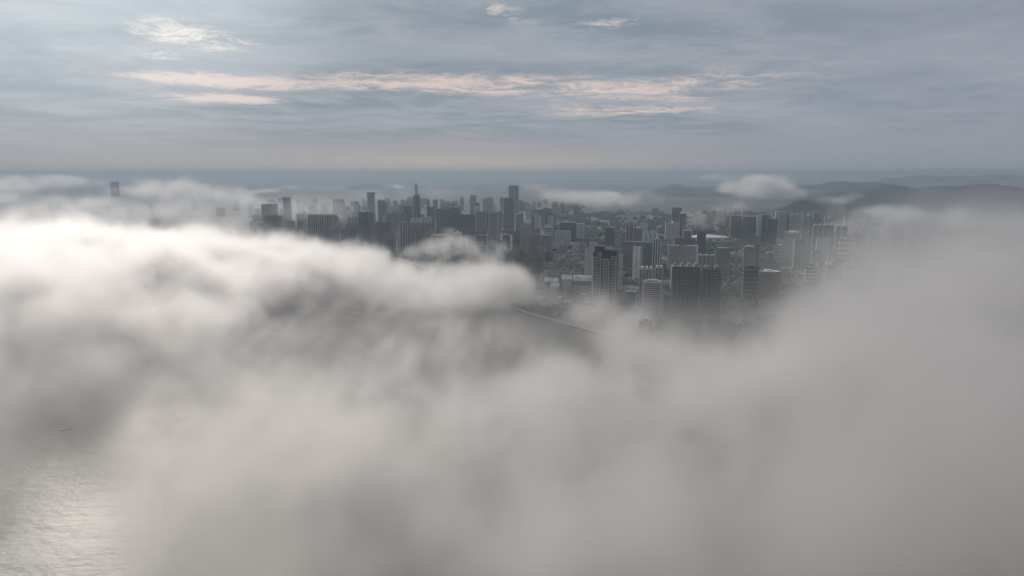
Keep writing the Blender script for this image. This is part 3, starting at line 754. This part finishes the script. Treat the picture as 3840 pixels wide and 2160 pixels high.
zone(22, 2050, 2500, 4300, 6000, 20, 70, SL + LO, 'hazy blocks along the foot of the left hill', 'apartment block', 'hazy blocks at the hill foot', -8, skyline=770)
zone(34, 3060, 3900, 2500, 3600, 25, 95, RS + SL + LO, 'ghostly block dissolving in the right hand mist', 'tower', 'blocks dissolving in the right mist', -8, skyline=850)
zone(16, 3000, 3600, 2000, 2500, 20, 60, RS + LO, 'veiled block near the right hand expressway', 'tower', 'veiled blocks near the expressway', -8, skyline=920)
for key, o in PR.items():
    if key not in used:
        for ch in list(o.children): bpy.data.objects.remove(ch)
        bpy.data.objects.remove(o)
for o in bpy.data.objects:
    for k in ('_w', '_d', '_h', '_hb'):
        if k in o: del o[k]

# ------------------------------------------------------------------ ground, river, hills, roads
def sheet(name, pts, z, mat):
    me = bpy.data.meshes.new(name); me.from_pydata([(x, y, z) for x, y in pts], [], [tuple(range(len(pts)))])
    me.materials.append(mat); o = bpy.data.objects.new(name, me); COL.objects.link(o)
    tag(o, kind='structure'); return o

def water_mat():
    m = bpy.data.materials.new('river_water'); m.use_nodes = True
    t = NT(m.node_tree); b = m.node_tree.nodes['Principled BSDF']
    pos = t.n('ShaderNodeNewGeometry').outputs['Position']
    b.inputs['Base Color'].default_value = (.045, .045, .038, 1)
    b.inputs['IOR'].default_value = 1.33
    patch = t.noise(pos, .0045, 3, .5)
    s3 = t.n('ShaderNodeSeparateXYZ', {0: pos})
    wv = t.comb(t.m('MULTIPLY', s3.outputs[0], .6), s3.outputs[1], 0.0)
    a = t.noise(wv, .16, 4, .6)
    c = t.noise(wv, .035, 3, .6)
    hgt = t.m('ADD', t.m('MULTIPLY', a, .8), t.m('MULTIPLY', c, 2.2))
    bump = t.n('ShaderNodeBump', {'Height': hgt, 'Distance': 1.0, 'Strength': t.smooth(patch, .3, .65, .35, .9)})
    m.node_tree.links.new(bump.outputs[0], b.inputs['Normal'])
    b.inputs['Roughness'].default_value = .44
    return m
def land_mat():
    m = bpy.data.materials.new('city_ground'); m.use_nodes = True
    t = NT(m.node_tree); b = m.node_tree.nodes['Principled BSDF']
    pos = t.n('ShaderNodeNewGeometry').outputs['Position']
    vor = t.n('ShaderNodeTexVoronoi', {'Vector': pos, 'Scale': .0095}, feature='F1')
    cell = t.n('ShaderNodeSeparateXYZ', {0: vor.outputs['Color']}).outputs[0]
    nz = t.noise(pos, .02, 6, .65)
    green = t.mix(t.smooth(nz, .35, .65), (.035, .055, .035), (.06, .08, .05))
    grey = t.mix(t.smooth(nz, .35, .65), (.10, .10, .10), (.19, .19, .18))
    col = t.mix(t.smooth(cell, .45, .62), green, grey)
    edge = t.n('ShaderNodeTexVoronoi', {'Vector': pos, 'Scale': .0095}, feature='DISTANCE_TO_EDGE').outputs['Distance']
    col = t.mix(t.m('LESS_THAN', edge, .06), col, (.09, .09, .095))
    m.node_tree.links.new(col, b.inputs['Base Color']); b.inputs['Roughness'].default_value = .95
    return m
sheet('river', [(-60000, -3000), (60000, -3000), (60000, 12000), (-60000, 12000)], -5.0, water_mat())
bx = [-60000, -6000, -2500, -1200, -450, -14, 165, 420, 900, 2500, 6000, 60000]
def bank_pt(x, off=0): return (x, bank_y(x) + off)
edge = []
for i in range(len(bx) - 1):
    for k in range(6):
        x = bx[i] + (bx[i+1] - bx[i]) * k / 6
        edge.append((x, (bank_y(x) if abs(x) < 6000 else (4600 if x < 0 else 300))))
edge.append((60000, 300))
# smooth the corners
for _ in range(2):
    edge = [edge[0]] + [((edge[i-1][0] + 2*edge[i][0] + edge[i+1][0])/4, (edge[i-1][1] + 2*edge[i][1] + edge[i+1][1])/4) for i in range(1, len(edge)-1)] + [edge[-1]]
LM = land_mat()
me = bpy.data.meshes.new('ground')
n = len(edge); V = []; F = []
for x, y in edge: V.append((x, y, 0))
for x, y in edge: V.append((x, y - 6, -6.5))
for x, y in edge: V.append((x, 90000, 0))
for i in range(n - 1):
    F += [(i, i+1, 2*n + i+1, 2*n + i), (n + i, n + i+1, i+1, i)]
me.from_pydata(V, [], F); me.materials.append(LM)
o = bpy.data.objects.new('ground', me); COL.objects.link(o); tag(o, kind='structure')

asph = pmat('asphalt', (.12, .12, .125), .9, .2, .05)
pale = pmat('embankment_concrete', (.42, .41, .39), .9, .15, .05)
mark = pmat('road_paint', (.7, .7, .68), .7, .05, .5)
def strip(name, pts, wd, z, mat, thick=None, parent=None):
    V, F = [], []
    for i, (x, y) in enumerate(pts):
        a = pts[max(0, i-1)]; b_ = pts[min(len(pts)-1, i+1)]
        L = math.hypot(b_[0]-a[0], b_[1]-a[1]); nx, ny = -(b_[1]-a[1])/L, (b_[0]-a[0])/L
        V += [(x + nx*wd/2, y + ny*wd/2, z), (x - nx*wd/2, y - ny*wd/2, z)]
    k = len(V)
    for i in range(len(pts)-1): F.append((2*i, 2*i+1, 2*i+3, 2*i+2))
    if thick:
        V += [(x, y, z - thick) for x, y, z in V[:k]]
        for i in range(len(pts)-1): F += [(2*i, 2*i+2, k+2*i+2, k+2*i), (2*i+3, 2*i+1, k+2*i+1, k+2*i+3), (k+2*i+2, k+2*i+3, k+2*i+1, k+2*i)]
    me = bpy.data.meshes.new(name); me.from_pydata(V, [], F); me.materials.append(mat)
    o = bpy.data.objects.new(name, me); COL.objects.link(o)
    if parent: o.parent = parent
    else: tag(o, kind='structure')
    return o
def gp(*q): return [tuple(ground(px, py)[:2]) for px, py in q]
shore = [p for p in edge if -3000 < p[0] < 2600]
strip('embankment_path', [(x, y + 4) for x, y in shore], 7, .35, pale, .6)
strip('river_road', [(x, y + 34) for x, y in shore], 16, .01, asph)
strip('road_markings', [(x, y + 34) for x, y in shore], .5, .014, mark)
rd = strip('road', gp((2300, 980), (2340, 1035), (2372, 1085), (2440, 1190)), 18, .02, asph)
strip('highway', gp((2950, 985), (2990, 1010), (3040, 1042), (3090, 1068), (3200, 1120)), 26, .6, asph, .7)
strip('highway_markings', gp((2950, 985), (2990, 1010), (3040, 1042), (3090, 1068), (3200, 1120)), .9, .604, mark)
strip('avenue', gp((2080, 850), (2300, 838), (2500, 842), (2700, 850)), 22, .03, asph)
strip('runway_road', gp((2080, 836), (2230, 828), (2420, 826), (2600, 822)), 18, .03, pale)
strip('lane', gp((2560, 925), (2640, 918), (2740, 925), (2900, 935)), 14, .03, pale)
sheet('sports_field', gp((2440, 850), (2480, 846), (2484, 862), (2436, 866)), .045, pmat('teal_court', (.13, .23, .24), .9, .1, .05))
sheet('lawn', gp((2720, 870), (2900, 866), (2930, 880), (2740, 886)), .045, pmat('lawn_green', (.05, .085, .04), .95, .3, .02))

def hill(pts, D, width, name='hills', seed=1):
    """a wooded ridge whose crest runs through the given (pixel, crest pixel height) points at distance D"""
    pts = sorted(pts); n, mS = 150, 36
    px = np.linspace(pts[0][0], pts[-1][0], n)
    top = np.interp(px, [p[0] for p in pts], [at(p[0], p[1], D).z for p in pts])
    rj = np.random.RandomState(seed); top = top + np.interp(px, np.linspace(px[0], px[-1], 46), rj.uniform(-1, 1, 46)) * D * .0024
    t = np.linspace(-1, 1, mS)
    P = np.zeros((n * mS, 3), np.float32)
    for i in range(n):
        x = (px[i] - 1920) / 2560 * D
        e = min(1, i / 14, (n - 1 - i) / 14)
        for j in range(mS):
            P[i*mS + j] = (x * (1 + .15 * t[j] * width / D), D + t[j] * width, 0)
    nz = vnoise(P, 900, seed, 5, .55)
    for i in range(n):
        e = min(1, i / 14, (n - 1 - i) / 14); e = e*e*(3-2*e)
        for j in range(mS):
            pr = math.cos(t[j] * math.pi / 2) ** 1.3
            P[i*mS + j, 2] = top[i] * pr * e * (1 + .6 * nz[i*mS + j] * (abs(t[j]) * .8 + .22)) - 3
    F = [(i*mS + j, (i+1)*mS + j, (i+1)*mS + j+1, i*mS + j+1) for i in range(n-1) for j in range(mS-1)]
    me = bpy.data.meshes.new(name); me.from_pydata(P.tolist(), [], F); me.materials.append(HM)
    for p in me.polygons: p.use_smooth = True
    o = bpy.data.objects.new(name, me); COL.objects.link(o); tag(o, kind='structure')
HM = pmat('forested_hillside', (.016, .026, .028), .95, .35, .01)
hill([(2960, 790), (3040, 742), (3090, 722), (3130, 712), (3175, 707), (3240, 715), (3290, 698), (3320, 689), (3345, 698), (3410, 711), (3460, 714), (3500, 702), (3540, 691), (3600, 696), (3650, 690), (3700, 686), (3760, 700), (3840, 714), (4000, 730), (4100, 760)], 7800, 1500, seed=3)
hill([(2860, 730), (2960, 712), (3020, 698), (3080, 695), (3110, 683), (3150, 680), (3190, 686), (3220, 692), (3262, 681), (3300, 689), (3400, 705), (3500, 730)], 11500, 1800, seed=4)
hill([(2330, 740), (2400, 718), (2460, 709), (2495, 702), (2512, 695), (2530, 689), (2550, 697), (2600, 704), (2640, 700), (2700, 692), (2760, 688), (2840, 700), (2900, 716), (3000, 745)], 11800, 1500, seed=5)
hill([(900, 725), (1000, 712), (1070, 704), (1180, 703), (1230, 707), (1290, 706), (1330, 699), (1362, 694), (1400, 702), (1440, 707), (1560, 708), (1660, 703), (1760, 704), (1850, 706), (1960, 704), (2100, 708), (2250, 712), (2400, 725)], 16500, 1800, seed=6)
hill([(3200, 690), (3350, 668), (3420, 663), (3500, 668), (3600, 664), (3700, 660), (3900, 670), (4000, 690)], 20000, 2500, seed=8)
hill([(2960, 780), (3020, 750), (3060, 742), (3110, 752), (3180, 790)], 6200, 700, seed=9)

# ------------------------------------------------------------------ woods and street trees, too many and too small to count
def woods():
    rs = np.random.RandomState(4)
    bm = bmesh.new(); bmesh.ops.create_icosphere(bm, subdivisions=1, radius=1)
    bv = np.array([v.co[:] for v in bm.verts], np.float32); bf = np.array([[v.index for v in f.verts] for f in bm.faces]); bm.free()
    C = []
    def patch(n, px0, px1, D0, D1, s0, s1, thr=.0, grow=1.0):
        D = np.sqrt(rs.uniform(D0**2, D1**2, n)); px = rs.uniform(px0, px1, n); x = (px - 1920)/2560*D
        P = np.stack([x, D, x*0], 1).astype(np.float32)
        nz = vnoise(P, 160, 21, 3)
        for a, b_, q in zip(x, D, nz):
            if q < thr or b_ < bank_y(a) + 12: continue
            if not all((a-c0)**2 + (b_-c1)**2 > (c2*grow)**2 for c0, c1, c2 in NEAR if abs(c1-b_) < 80): continue
            C.append((a, b_, rs.uniform(s0, s1)))
    NEAR = placed
    patch(3000, 1880, 2420, 1600, 2050, 3.0, 5.5, -.15, .8)
    patch(2200, 2150, 2500, 1950, 2700, 3.5, 6, -.1, .9)
    patch(3000, 2480, 3200, 1900, 2800, 3.5, 6.5, -.15, .9)
    patch(4200, 2500, 3200, 2700, 3700, 5, 9, -.2, .9)
    patch(3600, 2050, 2600, 2500, 4200, 5, 9, 0, .9)
    patch(2600, 2050, 3300, 3700, 6000, 8, 14, -.1, .9)
    patch(3500, 2480, 3300, 1250, 1950, 3.5, 6, -.25, .9)
    patch(900, 3050, 3840, 2000, 3500, 5, 9, 0, .9)
    C = np.array(C, np.float32)
    n = len(C)
    k = 3                                                        # clumps per tree
    base = np.repeat(C, k, 0)
    off = rs.normal(0, .45, (n*k, 3)).astype(np.float32)
    sc = base[:, 2:3] * rs.uniform(.55, 1.0, (n*k, 1))
    ctr = np.stack([base[:, 0] + off[:, 0]*base[:, 2], base[:, 1] + off[:, 1]*base[:, 2], base[:, 2]*(1.25 + .35*off[:, 2])], 1)
    V = bv[None] * (1 + rs.uniform(-.28, .28, (n*k, len(bv), 1))) * sc[:, None, :] + ctr[:, None, :]
    F = bf[None] + (np.arange(n*k) * len(bv))[:, None, None]
    V = V.reshape(-1, 3).astype(np.float32); F = F.reshape(-1, 3).astype(np.int32)
    me = bpy.data.meshes.new('woods')
    me.vertices.add(len(V)); me.vertices.foreach_set('co', V.ravel())
    me.loops.add(F.size); me.loops.foreach_set('vertex_index', F.ravel())
    me.polygons.add(len(F)); me.polygons.foreach_set('loop_start', np.arange(len(F), dtype=np.int32)*3); me.polygons.foreach_set('loop_total', np.full(len(F), 3, np.int32))
    me.update(); me.validate()
    me.materials.append(pmat('tree_foliage', (.045, .065, .038), .9, .45, .12))
    o = bpy.data.objects.new('woods', me); COL.objects.link(o)
    tag(o, 'dark green tree cover between the buildings', 'trees', kind='stuff')
woods()

# ------------------------------------------------------------------ boats and vans
def barge(name, label, px, py, L, yaw, mast=False):
    g = ground(px, py); d = ray(px, py); t = (CAM_H + 5) / -d.z
    r = bpy.data.objects.new(name, None); COL.objects.link(r)
    r.location = (d.x*t, d.y*t, -5); r.rotation_euler = (0, 0, R(yaw)); tag(r, label, 'boat')
    w2 = L * .13
    pts = [(-L/2, -w2*.8), (L*.32, -w2), (L*.5, 0), (L*.32, w2), (-L/2, w2*.8)]
    h = MB(); h.prism([(x*.94, y*.8) for x, y in pts], -.8, -.3, False, True, 1.0); h.prism(pts, -.3, L*.075, True, False)
    h.build('hull', 'hull', r)
    part_box(r, 'hatch', 'conc', -L*.2, L*.28, -w2*.6, w2*.6, L*.075, L*.10)
    c = part_box(r, 'cabin', 'whitep', -L*.45, -L*.28, -w2*.6, w2*.6, L*.075, L*.19)
    part_box(c, 'cabin_window', 'dark', -L*.279, -L*.275, -w2*.5, w2*.5, L*.13, L*.17)
    part_box(r, 'mast', 'steel', L*.36, L*.36 + .25, -.12, .12, L*.075, L*(.45 if mast else .22))
barge('river_barge', 'dark low river barge crossing the glitter on the water at lower left', 247, 1612, 14, 38)
barge('fishing_boat', 'tiny dark boat with a mast above the glitter on the water', 461, 1484, 6, 80, True)
def van():
    r = bpy.data.objects.new('van', None); COL.objects.link(r)
    b = MB(); b.box(-2.6, 2.0, -1, 1, .5, 2.6); b.prism([(2.01, -1), (2.9, -.95), (2.9, .95), (2.01, 1)], .5, 1.5, True, True)
    b.build('body', 'white_paint', r)
    part_box(r, 'windscreen', 'dark', 2.005, 2.06, -.85, .85, 1.6, 2.4)
    for x in (-1.7, 1.8):
        for y in (-1.02, .82):
            b = MB(); b.prism([(x + .38*math.cos(t*math.pi/5), .4 + .38*math.sin(t*math.pi/5)) for t in range(10)], y, y + .2, True, True)
            for v in b.bm.verts: v.co = Vector((v.co.x, v.co.z, v.co.y))
            b.build('wheel', 'rubber', r)
    return r
vp = van(); road_pts = gp((2325, 1015), (2340, 1035), (2356, 1060), (2372, 1085), (2390, 1112))
for i in range(9):
    o = vp if i == 0 else copy_tree(vp)
    t = i / 8 * 3.99; k = int(t); f = t - k
    a, b_ = road_pts[k], road_pts[k+1]
    o.location = (a[0] + (b_[0]-a[0])*f + (3 if i % 2 else -3), a[1] + (b_[1]-a[1])*f, .03)
    o.rotation_euler = (0, 0, math.atan2(b_[1]-a[1], b_[0]-a[0]))
    tag(o, 'small white van on the road right of the dark balconied tower', 'van', 'white vans on the road')
# blobs: (px, py, D, across m, along m, up m, weight) - each a reach of fog at its own real distance
def blob_field(blobs, P):
    d = np.zeros(len(P), np.float32)
    for (px, py, D, rx, ry, rz, wt) in blobs:
        c = at(px, py, D)
        q = ((P[:, 0] - c.x) / rx) ** 2 + ((P[:, 1] - c.y) / ry) ** 2 + ((P[:, 2] - c.z) / rz) ** 2
        d += wt * np.exp(-q)
    return d

BANK = [
 # the bright bank along the far side of the river, left
 (-150, 960, 2250, 330, 330, 80, 1.7), (200, 985, 2250, 280, 300, 78, 1.6), (560, 985, 2250, 280, 300, 78, 1.6),
 (900, 1010, 2200, 250, 280, 70, 1.6), (1180, 1050, 2100, 200, 260, 60, 1.35), (1400, 1100, 2000, 160, 240, 52, 1.15),
 (1600, 1110, 1880, 130, 200, 54, 1.05), (1800, 1080, 1800, 105, 150, 56, 1.0), (1890, 1120, 1740, 75, 110, 46, .7), (2210, 1245, 1560, 55, 80, 26, .9), (1960, 1060, 1760, 60, 90, 36, .5), (1990, 1150, 1700, 70, 90, 30, .5),
 # its near flank over the water
 (-100, 1010, 1870, 330, 300, 78, 1.3), (250, 1020, 1870, 280, 300, 76, 1.25), (620, 1030, 1850, 240, 280, 72, 1.15), (960, 1060, 1850, 180, 240, 60, .9),
 (-100, 1085, 1500, 300, 260, 74, 1.1), (230, 1100, 1480, 240, 250, 70, .95), (560, 1120, 1480, 200, 220, 62, .75),
 (1020, 1160, 1700, 160, 220, 62, .65),
 (-100, 1185, 1220, 240, 210, 78, .85), (220, 1200, 1200, 190, 200, 74, .72), (520, 1230, 1220, 170, 180, 68, .58), (820, 1330, 1250, 150, 160, 65, .40), (-150, 1320, 950, 170, 150, 70, .45),
 # middle plumes
 (1100, 1450, 1100, 130, 130, 75, .50), (1480, 1400, 1080, 110, 120, 70, .60), (1720, 1290, 1250, 100, 120, 60, .55), (1300, 1640, 850, 120, 120, 75, .50), (950, 1700, 820, 140, 130, 70, .45),
 (1700, 1560, 880, 120, 120, 75, .55), (1500, 1850, 680, 120, 110, 65, .50), (2000, 1500, 930, 110, 120, 75, .50), (2080, 1800, 720, 120, 110, 70, .52),
 # right-hand bank
 (2285, 1290, 1440, 90, 140, 46, 1.5), (2430, 1320, 1400, 110, 160, 42, 1.2), (2620, 1370, 1350, 130, 170, 44, .95), (2560, 1460, 1200, 140, 160, 70, .75),
 (2850, 1420, 1280, 150, 180, 58, .85), (3080, 1400, 1280, 170, 200, 58, .85), (3350, 1350, 1320, 200, 240, 68, .85), (3650, 1240, 1350, 230, 260, 85, 1.0), (3950, 1180, 1350, 250, 280, 100, 1.1),
 (2350, 1620, 900, 130, 140, 80, .62), (2750, 1620, 900, 150, 160, 85, .72), (3200, 1560, 900, 180, 180, 90, .85), (3700, 1480, 900, 220, 220, 100, .95),
 (2500, 1950, 640, 130, 120, 75, .62), (3000, 1950, 620, 150, 130, 80, .72), (3550, 1900, 620, 180, 150, 85, .8), (3900, 1800, 650, 200, 170, 90, .9),
]
# thin veils: no hard edge, just air that turns to milk
VEIL = [
 (3500, 1120, 1500, 260, 330, 75, .12), (3900, 1010, 1500, 300, 360, 100, .26), (3860, 880, 2250, 260, 300, 85, .16), (2700, 1225, 1500, 170, 110, 42, .20),
 (3500, 1500, 850, 420, 380, 120, .26), (2600, 1650, 800, 330, 300, 105, .19), (1650, 1700, 780, 300, 250, 95, .09), (1200, 1900, 680, 250, 200, 90, .10), (3250, 980, 2250, 260, 260, 80, .10), (2010, 1090, 1740, 80, 110, 50, .16),
 (900, 1550, 950, 330, 300, 95, .15), (0, 1480, 1000, 260, 300, 110, .09), (400, 2050, 600, 330, 200, 90, .22), (-130, 2000, 650, 160, 200, 90, .25),
 (250, 1700, 830, 300, 220, 90, .11), (-130, 1700, 860, 150, 220, 100, .26), (800, 1850, 720, 200, 200, 90, .14), (3600, 2100, 540, 300, 160, 100, .30), (2200, 2150, 540, 300, 140, 90, .2), (3300, 2130, 400, 350, 130, 110, .40), (1500, 2130, 400, 300, 120, 100, .15),
]
# gaps torn in the fog: over the glittering water, over the dark river by the embankment, between the brown slabs
GAPS = [(320, 1590, 780, 100, 200, 150, .74), (400, 1760, 690, 70, 120, 120, .5), (320, 1270, 1070, 110, 140, 80, .75), (290, 1190, 1220, 110, 110, 80, .45), (420, 2080, 560, 90, 120, 150, .35), (130, 1750, 600, 80, 120, 120, .5), (1480, 1120, 1520, 170, 220, 60, .75), (1250, 1250, 1350, 110, 150, 60, .5),
 (2080, 1235, 1400, 110, 130, 60, .85), (1480, 1500, 880, 55, 90, 90, .5), (1180, 1560, 950, 60, 90, 80, .45), (2640, 1150, 1500, 50, 90, 60, .6), (1650, 1750, 700, 80, 90, 80, .35), (1000, 2100, 560, 80, 80, 80, .4)]
def bank_field(P):
    wx = vnoise(P, 380, 5, 2)
    wz = vnoise(P, 280, 6, 2)
    w3 = vnoise(P, 100, 8, 2)
    Q = P.copy()
    Q[:, 0] += 60 * wx + 26 * w3
    Q[:, 1] += 60 * wz
    Q[:, 2] += 14 * wz + 16 * w3
    base = blob_field(BANK, Q)
    A = np.array([1, .8, .85], np.float32)                  # billows stand upright
    n = vnoise(P * A + 26 * w3[:, None], 125, 11, 5, .60)
    n2 = vnoise(P * A + 20 * w3[:, None], 40, 15, 3, .7)
    k = 1.2 - .85 * np.clip(base / 1.3, 0, 1)
    d = base * (1 + k * (n + .6 * n2)) - .20 + .16 * n + .15 * n2
    d = np.clip(d, 0, None)
    d = np.minimum(d ** 1.2, 1.7)
    gap = np.clip(1 - blob_field(GAPS, Q), .08, 1)
    d *= gap
    side = np.clip((P[:, 0] / P[:, 1] - .38) / .22, 0, 1)          # the veil climbs only on the right
    veil = gap * np.clip((165 + 220 * side - P[:, 2]) / 55, 0, 1) * blob_field(VEIL, Q) * np.clip(1 + (1.2 * n + .6 * n2) * (1 - .55 * side), .10, None)
    return (d + veil) * np.clip((P[:, 1] - 120) / 90, 0, 1)

fog_m = vol_mat('fog', (.975, .966, .960), 0.0155, .70)
fog = volume_object('fog', (-2150, 120, 0), (2150, 2750, 345), (10, 11, 8), bank_field, fog_m)
tag(fog, 'thick pale bank of fog lying over the river in front of the city', 'fog', kind='stuff')

def cloud(label, blobs, vox=(24, 24, 12), thr=.22, seed=1, dens=.010, gain=1.0, kind=None, name='low_cloud', size=300, g=.35):
    C = [(at(b[0], b[1], b[2]), b) for b in blobs]
    lo = [min(c[i] - 2.0 * b[3 + i] for c, b in C) for i in range(3)]
    hi = [max(c[i] + 2.0 * b[3 + i] for c, b in C) for i in range(3)]
    lo[2] = max(lo[2], 2); hi[2] = min(hi[2], 366)
    def f(P):
        w1 = vnoise(P, size, seed, 3); w2 = vnoise(P, size * .45, seed + 3, 3, .6)
        Q = P.copy(); Q[:, 0] += size * .22 * w1; Q[:, 1] += size * .2 * w2; Q[:, 2] += size * .05 * w1 + size * .04 * w2
        b = blob_field(blobs, Q)
        n = vnoise(P * np.array([1, .8, 1.0], np.float32), size * .5, seed + 7, 4, .62)
        return np.minimum(np.clip(b * (1 + 1.5 * n) - thr + .10 * n, 0, None) * gain, 1.5)
    o = volume_object(name, lo, hi, vox, f, vol_mat('cloud', (.93, .93, .94), dens, g))
    tag(o, label, 'cloud', kind=kind)
    return o
cloud('white capping cloud with a pointed top resting on the hills, flat along its base', [(2885, 690, 6600, 150, 300, 85, 1.3), (2830, 712, 6600, 300, 350, 62, 1.1), (2960, 722, 6600, 200, 300, 45, 1.0), (2780, 690, 6700, 200, 300, 60, .5), (2720, 664, 6800, 260, 250, 30, .5)], seed=31, dens=.006)
cloud('soft rolling cloud drifting low over the parkland between the tallest skyscraper and the hills', [(2330, 745, 5200, 170, 250, 62, .85), (2210, 755, 5200, 200, 250, 45, .7), (2100, 730, 5300, 220, 260, 48, .5), (2020, 700, 5400, 230, 260, 30, .38), (2420, 730, 5300, 110, 200, 28, .3), (2290, 725, 5300, 110, 200, 26, .5)], seed=41, dens=.006)
cloud('thin mist rising beside the arena roof', [(2620, 825, 3500, 90, 130, 45, .50), (2680, 790, 3700, 100, 150, 38, .48), (2760, 770, 3900, 120, 180, 30, .36)], seed=51, size=160, vox=(14, 14, 9), dens=.007)
cloud('wispy mist tangled over the hill foot on the right', [(3130, 745, 4700, 170, 220, 42, .60), (3080, 800, 4300, 190, 220, 38, .55), (3290, 795, 4200, 150, 220, 40, .75), (3400, 825, 4000, 260, 260, 45, .60), (3600, 830, 3900, 330, 280, 50, .60), (3820, 830, 3800, 330, 280, 60, .65), (3200, 850, 3300, 200, 220, 36, .40), (3450, 880, 3100, 260, 220, 50, .5)], seed=61, thr=.32, dens=.005)
cloud('grey lumpy cloud with a rounded right end above the left of the city', [(620, 705, 4600, 150, 220, 68, .7), (720, 720, 4500, 180, 240, 62, .75), (860, 740, 4400, 130, 240, 62, .9), (920, 765, 4300, 90, 160, 28, .6), (500, 720, 4700, 200, 240, 38, .45)], seed=71, size=220, dens=.0055)
cloud('two humped pinkish cloud over the left fog bank', [(240, 775, 3300, 100, 180, 52, .85), (380, 778, 3300, 95, 180, 50, .85), (130, 810, 3200, 170, 200, 46, .6), (500, 812, 3200, 130, 200, 42, .7), (680, 800, 3200, 120, 200, 52, .8), (820, 835, 3000, 120, 180, 42, .6)], seed=81, size=150, vox=(16, 16, 9), dens=.006)
cloud('faint high cloud at the far left horizon', [(80, 690, 5400, 330, 300, 60, .55), (280, 680, 5600, 260, 300, 45, .50), (-120, 720, 5200, 330, 300, 60, .6), (60, 745, 4300, 220, 220, 36, .5)], seed=91, dens=.006)
cloud('broad dim mist hanging low over the far left of the city', [(100, 800, 4600, 500, 600, 90, .5), (600, 790, 4600, 450, 600, 80, .45), (1000, 790, 4800, 260, 500, 70, .36), (1180, 790, 4000, 280, 350, 75, .48), (1500, 735, 6200, 500, 500, 70, .30)], seed=121, dens=.0022, thr=.12, size=420, vox=(34, 34, 16), kind='stuff', name='mist')
cloud('tiny wisps of cloud snagged on the far skyline', [(1500, 700, 7400, 220, 250, 26, .42), (1250, 706, 7600, 180, 250, 24, .40), (1100, 700, 7600, 240, 250, 24, .38), (1000, 715, 7000, 240, 250, 24, .36)], seed=101, dens=.006, thr=.2)
cloud('ragged mist blowing round the curved cream tower', [(1700, 905, 2450, 75, 90, 26, .6), (1640, 930, 2400, 80, 90, 26, .55), (1760, 930, 2350, 90, 100, 28, .6), (1850, 945, 2250, 90, 100, 26, .6), (1570, 950, 2400, 80, 90, 22, .45), (1690, 865, 2500, 40, 70, 16, .42)], seed=111, size=110, vox=(10, 10, 8), dens=.012)

def haze_box():
    me = bpy.data.meshes.new('haze')
    bm = bmesh.new()
    bmesh.ops.create_cube(bm, size=1)
    for v in bm.verts:
        v.co.x *= 120000
        v.co.y = v.co.y * 75000 + 30000
        v.co.z = 430 if v.co.z > 0 else -8
    bm.to_mesh(me)
    o = bpy.data.objects.new('haze', me)
    COL.objects.link(o)
    me.materials.append(vol_mat('haze', (.43, .525, .615), 7.8e-5, .2, ''))
    tag(o, 'thin grey haze filling the air over the city', 'haze', kind='stuff')
haze_box()
